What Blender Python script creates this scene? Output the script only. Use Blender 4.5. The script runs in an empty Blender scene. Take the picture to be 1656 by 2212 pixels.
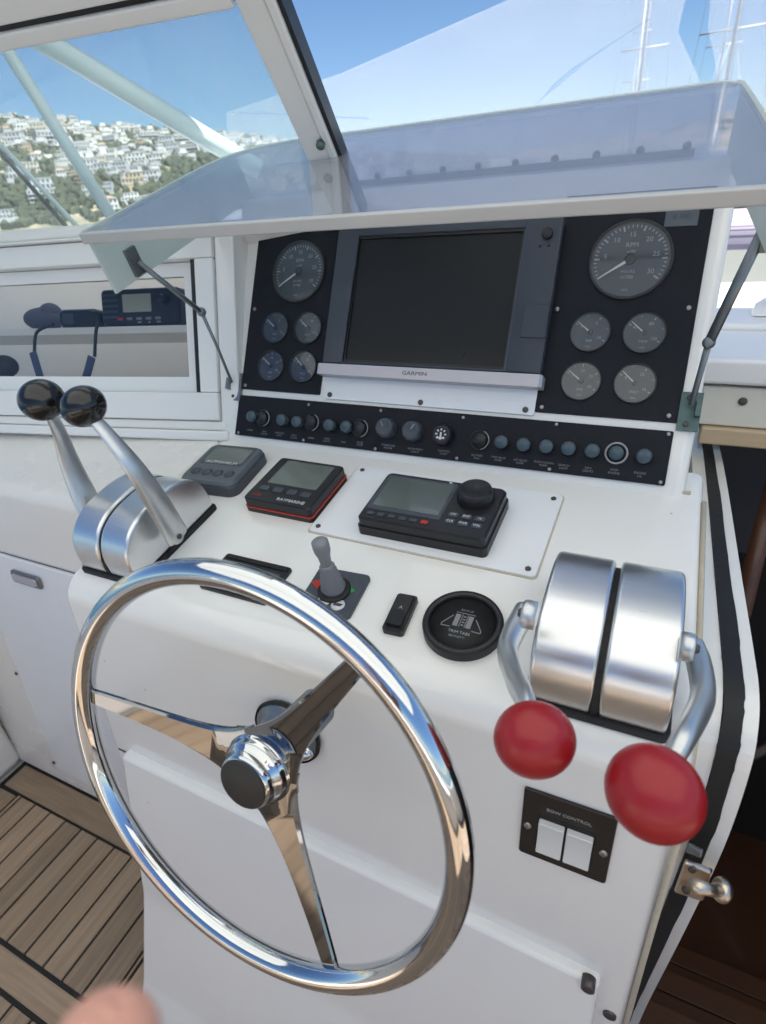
import bpy, bmesh, math, random
from mathutils import Vector as Vec, Matrix, noise
random.seed(7)
R = math.radians
S = bpy.context.scene
COL = S.collection
# ---------------------------------------------------------------- camera
CAMZ = 1.25
RT = Vec((0.9033, 0.4223, -0.0756)).normalized()
UP = Vec((-0.1508, 0.4775, 0.8656)); UP = (UP - RT * UP.dot(RT)).normalized()
FW = UP.cross(RT).normalized()
CAM = Vec((0, 0, CAMZ))
FPX, CX, CY = 1221.8, 828.0, 1106.0
cam = bpy.data.cameras.new('camera')
cam_o = bpy.data.objects.new('camera', cam); COL.objects.link(cam_o)
m = Matrix.Identity(4)
for i in range(3):
    m[i][0], m[i][1], m[i][2], m[i][3] = RT[i], UP[i], -FW[i], CAM[i]
cam_o.matrix_world = m
cam.sensor_fit = 'VERTICAL'; cam.sensor_height = 36.0
cam.lens = FPX / 2212.0 * 36.0
cam.clip_start = 0.02; cam.clip_end = 3000
cam.dof.use_dof = True; cam.dof.focus_distance = 0.72; cam.dof.aperture_fstop = 7.0
S.camera = cam_o
# ---------------------------------------------------------------- light
SUN_EL, SUN_AZ = R(60), R(108)          # azimuth clockwise from +Y
w = bpy.data.worlds.new('World'); S.world = w; w.use_nodes = True
nt = w.node_tree; bg = nt.nodes['Background']
sk = nt.nodes.new('ShaderNodeTexSky'); sk.sky_type = 'NISHITA'; sk.sun_disc = False
sk.sun_elevation = SUN_EL; sk.sun_rotation = SUN_AZ
sk.air_density = 1.0; sk.dust_density = 0.05; sk.ozone_density = 8.0; sk.altitude = 200
nt.links.new(sk.outputs[0], bg.inputs[0]); bg.inputs[1].default_value = 0.05
sun = bpy.data.lights.new('sun', 'SUN'); sun.energy = 5.0; sun.angle = R(0.5); sun.color = (1, .95, .88)
so = bpy.data.objects.new('sun', sun); COL.objects.link(so)
sd = Vec((math.sin(SUN_AZ) * math.cos(SUN_EL), math.cos(SUN_AZ) * math.cos(SUN_EL), math.sin(SUN_EL)))
so.rotation_euler = sd.to_track_quat('Z', 'Y').to_euler(); so.location = (0, 0, 30)
S.view_settings.view_transform = 'Standard'; S.view_settings.look = 'None'
S.view_settings.gamma = 1; S.view_settings.exposure = 1.47
S.view_settings.use_curve_mapping = False
S.cycles.max_bounces = 10; S.cycles.transparent_max_bounces = 16
S.cycles.glossy_bounces = 6; S.cycles.diffuse_bounces = 5

# ---------------------------------------------------------------- helpers: geometry of the place
def ray(px, py): return FW + RT * ((px - CX) / FPX) - UP * ((py - CY) / FPX)
def P(px, py, depth): return CAM + ray(px, py) * depth
def on_x(X, px, py): d = ray(px, py); return CAM + d * (X / d.x)
def on_y(Y, px, py): d = ray(px, py); return CAM + d * (Y / d.y)
def on_z(Z, px, py): d = ray(px, py); return CAM + d * ((Z - CAMZ) / d.z)
VW = dict(A=(0, 0, .5), B=(662.4, 0, .6), C=(0, 463.7, .4), D=(463.7, 463.7, .48), E=(1126.1, 397.4, .32),
          F=(331.2, 828, .56), G=(0, 794.9, .36), H=(927.4, 1126.1, .44), I=(0, 1391, .4), J=(397.4, 1324.8, .44),
          K=(1059.8, 1656, .36), L=(496.8, 847.9, .3), M=(927.4, 881, .34), Z=(0, 0, 1))
def V(k, x, y): a, b, s = VW[k]; return a + s * x, b + s * y
class Plane:
    """a real plane of the boat: origin O, U along it, V up it, N out of it towards the helmsman"""
    def __init__(s, O, yaw, t):
        s.O = Vec(O); s.U = Vec((math.cos(yaw), math.sin(yaw), 0))
        F = Vec((-math.sin(yaw), math.cos(yaw), 0)); s.V = F * math.sin(t) + Vec((0, 0, math.cos(t)))
        s.N = s.U.cross(s.V)
    def at(s, px, py, h=0.0):
        d = ray(px, py); k = (s.O + s.N * h - CAM).dot(s.N) / d.dot(s.N); p = CAM + d * k - s.O
        return Vec((p.dot(s.U), p.dot(s.V), h))
    def w(s, u, v, n=0): return s.O + s.U * u + s.V * v + s.N * n
    def mat(s, u=0, v=0, n=0):
        m = Matrix.Identity(4); o = s.w(u, v, n)
        for i in range(3): m[i][0], m[i][1], m[i][2], m[i][3] = s.U[i], s.V[i], s.N[i], o[i]
        return m
P1 = Plane((0, .7161, CAMZ - .4079), 0, .4969)        # instrument board
P3 = Plane((0, .7343, CAMZ - .3743), 0, 1.4005)       # dash top
P4 = Plane((0, .3650, .800), 0, R(5))                 # console front face
PW = Plane((-.2649, .2085, CAMZ - .4279), 0, .2446)   # wheel rim plane
WW = Plane((-.6955, .7423, CAMZ - .373), R(10), R(19))  # cabin window wall
_b = WW.at(0, 515); SS = Plane(WW.w(_b.x, _b.y), R(10), R(-48))  # raked windscreen

class MB:
    def __init__(s): s.v = []; s.f = []; s.sm = []
    def add(s, vs, fs, smooth=False, M=None):
        b = len(s.v)
        s.v += [tuple(M @ Vec(v)) if M is not None else tuple(v) for v in vs]
        s.f += [tuple(b + i for i in f) for f in fs]; s.sm += [smooth] * len(fs); return s
    def box(s, a, b, M=None):
        x0, y0, z0 = a; x1, y1, z1 = b
        vs = [(x0, y0, z0), (x1, y0, z0), (x1, y1, z0), (x0, y1, z0), (x0, y0, z1), (x1, y0, z1), (x1, y1, z1), (x0, y1, z1)]
        return s.add(vs, [(0, 3, 2, 1), (4, 5, 6, 7), (0, 1, 5, 4), (1, 2, 6, 5), (2, 3, 7, 6), (3, 0, 4, 7)], False, M)
    def hexa(s, q, q2):
        """a solid between two quads"""
        return s.add(list(q) + list(q2), [(0, 3, 2, 1), (4, 5, 6, 7), (0, 1, 5, 4), (1, 2, 6, 5), (2, 3, 7, 6), (3, 0, 4, 7)])
    def prism(s, poly, z0, z1, M=None, ch=0.0, smooth=False):
        n = len(poly); vs = [(x, y, z0) for x, y in poly]; fs = []
        cx = sum(p[0] for p in poly) / n; cy = sum(p[1] for p in poly) / n
        if ch:
            vs += [(x, y, z1 - ch) for x, y in poly]
            for x, y in poly:
                d = math.hypot(x - cx, y - cy) or 1; vs.append((x - (x - cx) / d * ch, y - (y - cy) / d * ch, z1))
            rings = 3
        else:
            vs += [(x, y, z1) for x, y in poly]; rings = 2
        fs.append(tuple(reversed(range(n)))); fs.append(tuple((rings - 1) * n + i for i in range(n)))
        for r in range(rings - 1):
            for i in range(n):
                j = (i + 1) % n; fs.append((r * n + i, r * n + j, (r + 1) * n + j, (r + 1) * n + i))
        return s.add(vs, fs, smooth, M)
    def rrect(s, w, h, r, z0, z1, M=None, ch=0.0, c=(0, 0)):
        return s.prism(rr(w, h, r, c), z0, z1, M, ch)
    def lathe(s, prof, n=32, M=None, smooth=True, cap=True):
        """profile (r, z) about local z"""
        vs = []; fs = []
        for r, z in prof:
            for i in range(n):
                a = 2 * math.pi * i / n; vs.append((r * math.cos(a), r * math.sin(a), z))
        for k in range(len(prof) - 1):
            for i in range(n):
                j = (i + 1) % n; fs.append((k * n + i, k * n + j, (k + 1) * n + j, (k + 1) * n + i))
        if cap:
            fs.append(tuple(reversed(range(n)))); fs.append(tuple((len(prof) - 1) * n + i for i in range(n)))
        return s.add(vs, fs, smooth, M)
    def tube(s, pts, r, n=12, closed=False, M=None, flat=None, upv=None, capr=True):
        pts = [Vec(p) for p in pts]; N = len(pts); rs = r if isinstance(r, (list, tuple)) else [r] * N
        vs = []; fs = []; ref = Vec(upv) if upv else None; prev = None
        for i, p in enumerate(pts):
            if closed: t = pts[(i + 1) % N] - pts[i - 1]
            else: t = pts[min(i + 1, N - 1)] - pts[max(i - 1, 0)]
            t.normalize()
            if ref is not None: a = ref - t * ref.dot(t)
            elif prev is None: a = t.orthogonal()
            else: a = prev - t * prev.dot(t)
            a.normalize(); prev = a; b = t.cross(a); fl = flat if flat else 1.0
            for k in range(n):
                an = 2 * math.pi * k / n; vs.append(tuple(p + a * (math.cos(an) * rs[i] * fl) + b * (math.sin(an) * rs[i])))
        for i in range(N if closed else N - 1):
            j = (i + 1) % N
            for k in range(n):
                l = (k + 1) % n; fs.append((i * n + k, i * n + l, j * n + l, j * n + k))
        if not closed: fs.append(tuple(reversed(range(n)))); fs.append(tuple((N - 1) * n + k for k in range(n)))
        return s.add(vs, fs, True, M)
    def sphere(s, c, r, n=24, M=None, sc=(1, 1, 1), m=None):
        m = m or n // 2; vs = []; fs = []
        for i in range(m + 1):
            t = math.pi * i / m
            for k in range(n):
                a = 2 * math.pi * k / n
                vs.append((c[0] + r * sc[0] * math.sin(t) * math.cos(a), c[1] + r * sc[1] * math.sin(t) * math.sin(a), c[2] + r * sc[2] * math.cos(t)))
        for i in range(m):
            for k in range(n):
                l = (k + 1) % n; fs.append((i * n + k, (i + 1) * n + k, (i + 1) * n + l, i * n + l))
        return s.add(vs, fs, True, M)
    def mesh(s, name, merge=True):
        me = bpy.data.meshes.new(name); me.from_pydata(s.v, [], s.f)
        me.polygons.foreach_set('use_smooth', s.sm)
        if merge:
            bm = bmesh.new(); bm.from_mesh(me); bmesh.ops.remove_doubles(bm, verts=bm.verts, dist=1e-6)
            bmesh.ops.dissolve_degenerate(bm, edges=bm.edges, dist=1e-7)
            bmesh.ops.recalc_face_normals(bm, faces=bm.faces); bm.to_mesh(me); bm.free()
        return me
def rr(w, h, r, c=(0, 0), n=5):
    o = []
    for sx, sy, a0 in ((1, 1, 0), (-1, 1, 90), (-1, -1, 180), (1, -1, 270)):
        for k in range(n + 1):
            a = R(a0 + 90 * k / n); o.append((c[0] + sx * (w / 2 - r) + r * math.cos(a), c[1] + sy * (h / 2 - r) + r * math.sin(a)))
    return o
def circ(r, n=32, c=(0, 0)): return [(c[0] + r * math.cos(2 * math.pi * i / n), c[1] + r * math.sin(2 * math.pi * i / n)) for i in range(n)]
def obj(name, mb, mat, parent=None, bevel=0.0, merge=True, seg=3, M=None):
    me = mb.mesh(name, merge) if isinstance(mb, MB) else mb
    if mat is not None and not me.materials: me.materials.append(mat)
    o = bpy.data.objects.new(name, me); COL.objects.link(o)
    if parent is not None: o.parent = parent
    if M is not None: o.matrix_local = M
    if bevel:
        b = o.modifiers.new('bevel', 'BEVEL'); b.width = bevel; b.segments = seg; b.limit_method = 'ANGLE'; b.angle_limit = R(35)
        b.harden_normals = False
        for p in me.polygons: p.use_smooth = True
        me.set_sharp_from_angle(angle=R(40)) if hasattr(me, 'set_sharp_from_angle') else None
    return o
def tag(o, label=None, cat=None, group=None, kind=None):
    if label: o['label'] = label
    if cat: o['category'] = cat
    if group: o['group'] = group
    if kind: o['kind'] = kind
    return o
def thing(name, label, cat, M=None, group=None):
    o = bpy.data.objects.new(name, None); COL.objects.link(o); o.empty_display_size = .05
    if M is not None: o.matrix_world = M
    return tag(o, label, cat, group)
def T(x, y, z=0): return Matrix.Translation((x, y, z))
def rot(a, ax): return Matrix.Rotation(R(a), 4, ax)
_fc = {}
def words(name, s, size, mat, parent, M, align='CENTER', depth=.0002, sx=1.0):
    key = (s, size, align, sx)
    if key not in _fc:
        c = bpy.data.curves.new('lettering', 'FONT'); c.body = s; c.size = size; c.align_x = align; c.align_y = 'CENTER'
        c.extrude = depth; c.resolution_u = 2
        t = bpy.data.objects.new('t', c); COL.objects.link(t)
        dg = bpy.context.evaluated_depsgraph_get(); me = bpy.data.meshes.new_from_object(t.evaluated_get(dg))
        bpy.data.objects.remove(t); bpy.data.curves.remove(c); me.name = 'lettering'
        me.transform(Matrix.Diagonal((sx, 1, 1, 1))); _fc[key] = me
    me = _fc[key]
    if not me.materials: me.materials.append(mat)
    elif me.materials[0] != mat: me = me.copy(); me.materials[0] = mat
    o = bpy.data.objects.new(name, me); COL.objects.link(o)
    if parent is not None: o.parent = parent
    o.matrix_local = M; return o

# ---------------------------------------------------------------- materials
def mat(name, base, rough=.5, metal=0.0, coat=0.0, var=0.0, vscale=8, bump=0.0, bscale=60, spec=.5, rvar=0.0, trans=0.0, streak=None, ior=1.45):
    m = bpy.data.materials.new(name); m.use_nodes = True; n = m.node_tree.nodes; l = m.node_tree.links
    b = n['Principled BSDF']; b.inputs['Base Color'].default_value = (*base, 1); b.inputs['Roughness'].default_value = rough
    b.inputs['Metallic'].default_value = metal; b.inputs['Coat Weight'].default_value = coat; b.inputs['Coat Roughness'].default_value = .06
    b.inputs['Specular IOR Level'].default_value = spec; b.inputs['Transmission Weight'].default_value = trans; b.inputs['IOR'].default_value = ior
    tc = n.new('ShaderNodeTexCoord')
    src = tc.outputs['Object']
    if streak:
        mp = n.new('ShaderNodeMapping'); mp.inputs['Scale'].default_value = streak; l.new(src, mp.inputs[0]); src = mp.outputs[0]
    if var or rvar:
        t = n.new('ShaderNodeTexNoise'); t.inputs['Scale'].default_value = vscale; t.inputs['Detail'].default_value = 6; t.inputs['Roughness'].default_value = .65
        l.new(src, t.inputs[0])
    if var:
        mx = n.new('ShaderNodeMix'); mx.data_type = 'RGBA'
        mx.inputs[6].default_value = (*[c * (1 - var) for c in base], 1); mx.inputs[7].default_value = (*[min(1, c * (1 + var)) for c in base], 1)
        l.new(t.outputs[0], mx.inputs[0]); l.new(mx.outputs[2], b.inputs['Base Color'])
    if rvar:
        mr = n.new('ShaderNodeMapRange'); mr.inputs[1].default_value = .3; mr.inputs[2].default_value = .7
        mr.inputs[3].default_value = max(0, rough - rvar); mr.inputs[4].default_value = rough + rvar
        l.new(t.outputs[0], mr.inputs[0]); l.new(mr.outputs[0], b.inputs['Roughness'])
    if bump:
        t2 = n.new('ShaderNodeTexNoise'); t2.inputs['Scale'].default_value = bscale; t2.inputs['Detail'].default_value = 3; l.new(src, t2.inputs[0])
        bp = n.new('ShaderNodeBump'); bp.inputs['Strength'].default_value = bump; bp.inputs['Distance'].default_value = .002
        l.new(t2.outputs[0], bp.inputs['Height']); l.new(bp.outputs[0], b.inputs['Normal'])
    return m
def clear(name, tint, rough=.02, ior=1.45, veil=0.0, vcol=(.8, .85, .9), streaks=False):
    m = bpy.data.materials.new(name); m.use_nodes = True; n = m.node_tree.nodes; l = m.node_tree.links
    n.remove(n['Principled BSDF']); out = n['Material Output']
    tr = n.new('ShaderNodeBsdfTransparent'); tr.inputs[0].default_value = (*tint, 1)
    gl = n.new('ShaderNodeBsdfGlossy'); gl.inputs['Roughness'].default_value = rough
    lw = n.new('ShaderNodeLayerWeight'); lw.inputs[0].default_value = .5
    pw = n.new('ShaderNodeMath'); pw.operation = 'POWER'; pw.inputs[1].default_value = 4.0; l.new(lw.outputs['Facing'], pw.inputs[0])
    f0 = ((ior - 1) / (ior + 1)) ** 2
    fr = n.new('ShaderNodeMath'); fr.operation = 'MULTIPLY_ADD'; fr.inputs[1].default_value = .9 - f0; fr.inputs[2].default_value = f0; l.new(pw.outputs[0], fr.inputs[0])
    mx = n.new('ShaderNodeMixShader'); l.new(fr.outputs[0], mx.inputs[0]); l.new(tr.outputs[0], mx.inputs[1]); l.new(gl.outputs[0], mx.inputs[2])
    last = mx
    if veil:
        df = n.new('ShaderNodeBsdfTranslucent'); df.inputs[0].default_value = (*vcol, 1)
        d2 = n.new('ShaderNodeBsdfDiffuse'); d2.inputs[0].default_value = (*vcol, 1)
        a = n.new('ShaderNodeMixShader'); a.inputs[0].default_value = .5; l.new(df.outputs[0], a.inputs[1]); l.new(d2.outputs[0], a.inputs[2])
        m2 = n.new('ShaderNodeMixShader'); m2.inputs[0].default_value = veil
        tcn = n.new('ShaderNodeTexCoord'); mpn = n.new('ShaderNodeMapping'); mpn.inputs['Scale'].default_value = (26, 2.0, 1) if streaks else (5, 5, 5)
        if streaks: mpn.inputs['Rotation'].default_value = (0, 0, .25)
        nz = n.new('ShaderNodeTexNoise'); nz.inputs['Scale'].default_value = 1.0; nz.inputs['Detail'].default_value = 5; l.new(tcn.outputs['Object'], mpn.inputs[0]); l.new(mpn.outputs[0], nz.inputs[0])
        mrn = n.new('ShaderNodeMapRange'); mrn.inputs[1].default_value = .3; mrn.inputs[2].default_value = .7; kq = .35 if streaks else .06; mrn.inputs[3].default_value = veil * (1 - kq); mrn.inputs[4].default_value = veil * (1 + kq)
        l.new(nz.outputs[0], mrn.inputs[0]); l.new(mrn.outputs[0], m2.inputs[0]); l.new(mx.outputs[0], m2.inputs[1]); l.new(a.outputs[0], m2.inputs[2]); last = m2
    l.new(last.outputs[0], out.inputs[0]); return m
GEL = mat('white gelcoat', (.82, .805, .765), .22, coat=.6, var=.025, vscale=3, bump=.05, bscale=9, rvar=.02)
def age(m, col=(.74, .70, .60), amt=.35, specks=True):
    n = m.node_tree.nodes; l = m.node_tree.links; b = n['Principled BSDF']; src = b.inputs['Base Color'].links[0].from_socket
    tc = n.new('ShaderNodeTexCoord'); t = n.new('ShaderNodeTexNoise'); t.inputs['Scale'].default_value = 2.2; t.inputs['Detail'].default_value = 8; t.inputs['Roughness'].default_value = .7; l.new(tc.outputs['Object'], t.inputs[0])
    mr = n.new('ShaderNodeMapRange'); mr.inputs[1].default_value = .5; mr.inputs[2].default_value = .75; mr.inputs[4].default_value = amt; l.new(t.outputs[0], mr.inputs[0])
    mx = n.new('ShaderNodeMix'); mx.data_type = 'RGBA'; l.new(mr.outputs[0], mx.inputs[0]); l.new(src, mx.inputs[6]); mx.inputs[7].default_value = (*col, 1)
    v = n.new('ShaderNodeTexVoronoi'); v.inputs['Scale'].default_value = 34; l.new(tc.outputs['Object'], v.inputs[0])
    m2 = n.new('ShaderNodeMapRange'); m2.inputs[1].default_value = .035; m2.inputs[2].default_value = .06; m2.inputs[3].default_value = .55; m2.inputs[4].default_value = 0; l.new(v.outputs['Distance'], m2.inputs[0])
    nn = n.new('ShaderNodeTexNoise'); nn.inputs['Scale'].default_value = 9; l.new(tc.outputs['Object'], nn.inputs[0]); gt = n.new('ShaderNodeMath'); gt.operation = 'GREATER_THAN'; gt.inputs[1].default_value = .60; l.new(nn.outputs[0], gt.inputs[0])
    mu = n.new('ShaderNodeMath'); mu.operation = 'MULTIPLY'; l.new(m2.outputs[0], mu.inputs[0]); l.new(gt.outputs[0], mu.inputs[1])
    m3 = n.new('ShaderNodeMix'); m3.data_type = 'RGBA'; l.new(mu.outputs[0], m3.inputs[0]); l.new(mx.outputs[2], m3.inputs[6]); m3.inputs[7].default_value = (.20, .18, .15, 1)
    l.new(m3.outputs[2], b.inputs['Base Color'])
age(GEL)
GEL2 = mat('gelcoat cabinet', (.80, .77, .72), .28, coat=.25, var=.015, vscale=2, rvar=.015)
FRAME = mat('painted window frame', (.78, .78, .76), .35, var=.02)
CREAM = mat('aged cream paint', (.70, .68, .60), .45, var=.06, vscale=6, bump=.1)
PLATEW = mat('white acrylic plate', (.80, .81, .82), .25, var=.01)
BOARD = mat('black instrument board', (.010, .011, .015), .5, spec=.25, var=.15, vscale=20, bump=.05, bscale=400)
BLK = mat('black plastic', (.014, .014, .016), .35, rvar=.06, vscale=15)
BLKM = mat('matt black rubber', (.012, .012, .012), .6, var=.3, vscale=30, bump=.3, bscale=90)
BALLK = mat('black knob', (.008, .008, .010), .22, coat=.3, rvar=.05, vscale=20)
RED = mat('red knob', (.30, .008, .013), .40, coat=.12, var=.06, vscale=12, rvar=.06, bump=.02)
GREYD = mat('slate grey plastic', (.055, .065, .08), .42, var=.05, vscale=12)
GREYM = mat('grey instrument plastic', (.10, .115, .13), .45, var=.05, vscale=12)
GREYS = mat('stick grey rubber', (.20, .21, .23), .55, var=.05)
BEZ = mat('plotter bezel', (.045, .054, .068), .42, var=.06, vscale=10)
SCREEN = mat('dark screen', (.012, .013, .014), .30, spec=.3, rvar=.04, vscale=6)
LCD = mat('lcd glass', (.13, .15, .13), .12, var=.05, vscale=5, coat=.5)
LCDG = mat('lcd green grey glass', (.095, .115, .105), .15, var=.04, vscale=8, coat=.5)
SILV = mat('silver plastic', (.46, .44, .47), .32, metal=.3)
CHROME = mat('polished stainless', (.62, .635, .65), .06, metal=1, rvar=.03, vscale=30)
SPOKE = mat('spoke stainless', (.255, .262, .275), .05, metal=1, rvar=.015, vscale=10)
ALU = mat('brushed polished aluminium', (.74, .75, .76), .30, metal=1, rvar=.03, vscale=30, streak=(.3, 14, 14))
LEVER = mat('cast alloy lever', (.60, .62, .63), .36, metal=.9, var=.03, vscale=30, rvar=.03)
STEELD = mat('dull steel', (.22, .24, .25), .4, metal=.8, var=.15, vscale=40)
BRONZE = mat('warm stainless catch', (.66, .56, .45), .34, metal=1, var=.1, vscale=25, rvar=.1)
VERD = mat('weathered bracket', (.10, .15, .14), .5, metal=.5, var=.4, vscale=60)
DIAL = mat('gauge face', (.052, .060, .068), .35, var=.06, vscale=30)
DIALR = mat('gauge bezel', (.03, .03, .032), .3)
MARK = mat('dial marking', (.33, .34, .35), .5)
MARKD = mat('faint marking', (.25, .26, .28), .5)
PRINT = mat('white print', (.65, .65, .65), .5)
PRINTD = mat('worn white print', (.22, .22, .23), .5)
NEED = mat('needle', (.62, .62, .58), .5)
BLUEK = mat('blue grey knob', (.055, .085, .105), .3, var=.2, vscale=80)
SCREW = mat('screw head', (.35, .33, .31), .3, metal=.9, var=.2, vscale=200)
SCREWD = mat('dark screw', (.10, .09, .085), .4, metal=.7)
REDP = mat('red trim', (.45, .03, .02), .4)
GRNP = mat('green print', (.02, .30, .10), .5)
ORNG = mat('orange print', (.5, .25, .08), .5)
BROWN = mat('dark brown plate', (.020, .016, .014), .35, var=.2, vscale=40)
ROCK = mat('white rocker', (.66, .66, .64), .3, var=.03, vscale=60)
CAULK = mat('old sealant', (.50, .44, .34), .7, var=.2, vscale=60)
SEAM = mat('dark seam', (.10, .09, .08), .8)
CAULKB = mat('black deck caulking', (.010, .010, .011), .55, var=.2, vscale=20)
NAVY = mat('navy blue webbing', (.05, .065, .14), .7, var=.15, vscale=80)
CORD = mat('black cord', (.012, .013, .02), .5)
SKIN = mat('skin', (.60, .31, .24), .5, var=.22, vscale=60, bump=.6, bscale=400); SKIN.node_tree.nodes['Principled BSDF'].inputs['Subsurface Weight'].default_value = .15
PAINTW = mat('white boat paint', (.78, .78, .78), .3, coat=.2)
TUBEW = mat('pale green white tube', (.60, .68, .65), .3, coat=.2, var=.03)
LINER = mat('grey cabin liner', (.82, .77, .70), .7, var=.05, vscale=5)
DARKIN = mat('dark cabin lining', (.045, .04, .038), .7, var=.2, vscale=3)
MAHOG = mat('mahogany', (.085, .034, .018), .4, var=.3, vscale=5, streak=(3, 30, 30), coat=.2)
TANW = mat('pale timber strip', (.55, .42, .27), .5, var=.1, vscale=5, streak=(1, 30, 30))
COVER = mat('lilac grey cover', (.42, .375, .45), .7, var=.06, vscale=3)
GLASSD = mat('dark yacht glass', (.02, .025, .03), .08)
VINYLW = mat('white cockpit cushion', (.72, .70, .66), .5, var=.04)
ORANGE = mat('orange lifebuoy', (.75, .12, .03), .45)
GLS = clear('clear windscreen glass', (.87, .93, .93), veil=.08, vcol=(.84, .90, .92), streaks=True)  # salt streaks, plus a pale veil standing in for haze over the hill
GLW = clear('cabin window glass', (.93, .93, .92), .03)
ACR = clear('smoky clear acrylic', (.88, .91, .97), .05, 1.8, veil=.17, vcol=(.78, .80, .84))
ACW = clear('milky acrylic side', (.7, .75, .72), .15, 1.45, veil=.72, vcol=(.80, .84, .80))
VEIL = clear('pale veil sheet', (.95, .96, .97), .06, 1.3, veil=.17, vcol=(.92, .94, .96))  # milky tone imitates the bright veil reflected in the windscreen
GGL = clear('gauge glass', (.94, .95, .96), .03)
def teak(name, seed):
    m = bpy.data.materials.new(name); m.use_nodes = True; n = m.node_tree.nodes; l = m.node_tree.links; b = n['Principled BSDF']
    oi = n.new('ShaderNodeObjectInfo'); tc = n.new('ShaderNodeTexCoord')
    mp = n.new('ShaderNodeMapping'); mp.inputs['Scale'].default_value = (70, 4, 30)
    ad = n.new('ShaderNodeVectorMath'); ad.operation = 'ADD'; sc = n.new('ShaderNodeVectorMath'); sc.operation = 'SCALE'; sc.inputs[3].default_value = 37
    cb = n.new('ShaderNodeCombineXYZ'); l.new(oi.outputs['Random'], cb.inputs[0]); l.new(oi.outputs['Random'], cb.inputs[1]); l.new(cb.outputs[0], sc.inputs[0])
    l.new(tc.outputs['Object'], mp.inputs[0]); l.new(mp.outputs[0], ad.inputs[0]); l.new(sc.outputs[0], ad.inputs[1])
    t = n.new('ShaderNodeTexNoise'); t.inputs['Scale'].default_value = 1.3; t.inputs['Detail'].default_value = 7; t.inputs['Distortion'].default_value = .6; l.new(ad.outputs[0], t.inputs[0])
    cr = n.new('ShaderNodeValToRGB'); cr.color_ramp.elements[0].position = .2; cr.color_ramp.elements[0].color = (.21, .145, .095, 1)
    cr.color_ramp.elements[1].position = .85; cr.color_ramp.elements[1].color = (.41, .30, .20, 1); l.new(t.outputs[0], cr.inputs[0])
    hs = n.new('ShaderNodeHueSaturation'); mr = n.new('ShaderNodeMapRange'); mr.inputs[3].default_value = .78; mr.inputs[4].default_value = 1.22
    l.new(oi.outputs['Random'], mr.inputs[0]); l.new(mr.outputs[0], hs.inputs['Value']); l.new(cr.outputs[0], hs.inputs['Color'])
    l.new(hs.outputs[0], b.inputs['Base Color']); b.inputs['Roughness'].default_value = .6
    bp = n.new('ShaderNodeBump'); bp.inputs['Strength'].default_value = .2; bp.inputs['Distance'].default_value = .001; l.new(t.outputs[0], bp.inputs['Height']); l.new(bp.outputs[0], b.inputs['Normal'])
    return m
TEAK = teak('teak', 1)
def bevel_obj(o, w, seg=4, ang=30):
    b = o.modifiers.new('bevel', 'BEVEL'); b.width = w; b.segments = seg; b.limit_method = 'ANGLE'; b.angle_limit = R(ang)
    for p in o.data.polygons: p.use_smooth = True
    o.modifiers.new('wn', 'WEIGHTED_NORMAL')
    return o
def yz_prism(pts, x0, x1):
    """extrude a (y,z) outline along x"""
    mb = MB(); n = len(pts)
    mb.add([(x0, y, z) for y, z in pts] + [(x1, y, z) for y, z in pts],
           [tuple(range(n)), tuple(reversed(range(n, 2 * n)))] + [(i, (i + 1) % n, n + (i + 1) % n, n + i) for i in range(n)])
    return mb
def arc2(c, r, a0, a1, n):
    return [(c[0] + r * math.cos(R(a0 + (a1 - a0) * k / n)), c[1] + r * math.sin(R(a0 + (a1 - a0) * k / n))) for k in range(n + 1)]
def screw(parent, M, r=.0032, m=None, name='screw'):
    mb = MB().lathe([(r, 0), (r, r * .35), (r * .7, r * .6), (.0001, r * .62)], 14, cap=False)
    mb.box((-r * .75, -r * .12, r * .58), (r * .75, r * .12, r * .68)); mb.box((-r * .12, -r * .75, r * .58), (r * .12, r * .75, r * .69))
    return obj(name, mb, m or SCREW, parent, M=M)

# ================================================================ THE SETTING: sea, hill, cockpit floor
def struct(o): o['kind'] = 'structure'; return o
WATER = mat('harbour water', (.02, .06, .08), .12, bump=.5, bscale=.5)
struct(obj('water', MB().add([(-1500, -1500, -1.35), (1500, -1500, -1.35), (1500, 1500, -1.35), (-1500, 1500, -1.35)], [(0, 1, 2, 3)]), WATER))
# hill: skyline elevation read as an angle against the azimuth seen from the boat
SKY = [(-200, 262), (-60, 248), (0, 240), (60, 243), (150, 252), (300, 262), (400, 266), (500, 276), (600, 290), (650, 296), (720, 304), (820, 318), (950, 322), (1100, 322), (1300, 290), (1500, 240), (1656, 212), (1900, 190), (2400, 180)]
AZ = []
for px, py in SKY:
    d = ray(px, py); AZ.append((math.atan2(d.x, d.y), math.atan2(d.z, math.hypot(d.x, d.y))))
AZ = [(-2.6, R(5))] + AZ + [(2.6, R(4))]
def elev(a):
    for (a0, e0), (a1, e1) in zip(AZ, AZ[1:]):
        if a0 <= a <= a1: return e0 + (e1 - e0) * (a - a0) / (a1 - a0)
    return AZ[0][1]
R0, R1 = 190.0, 420.0
def hill_z(a, r):
    t = min(1, max(0, (r - R0) / (R1 - R0))); top = math.tan(elev(a)) * R1 + CAMZ
    z = -1.6 + (top + 1.6 - 4) * (t ** .92)
    if r > R1: z -= (r - R1) * .25
    q = Vec((math.sin(a) * r, math.cos(a) * r, 0))
    return z + noise.noise(q * .03) * 7 * t * (1 - .6 * t) + noise.noise(q * .11) * 2.2 * min(1, t * 4)
vs = []; fs = []; na = 220; rads = [R0 - 8 + 9.5 * k for k in range(32)]
for i in range(na + 1):
    a = -1.75 + 2.9 * i / na
    for r in rads: vs.append((math.sin(a) * r, math.cos(a) * r, hill_z(a, r) if r >= R0 else -2.5))
nr = len(rads)
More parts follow.
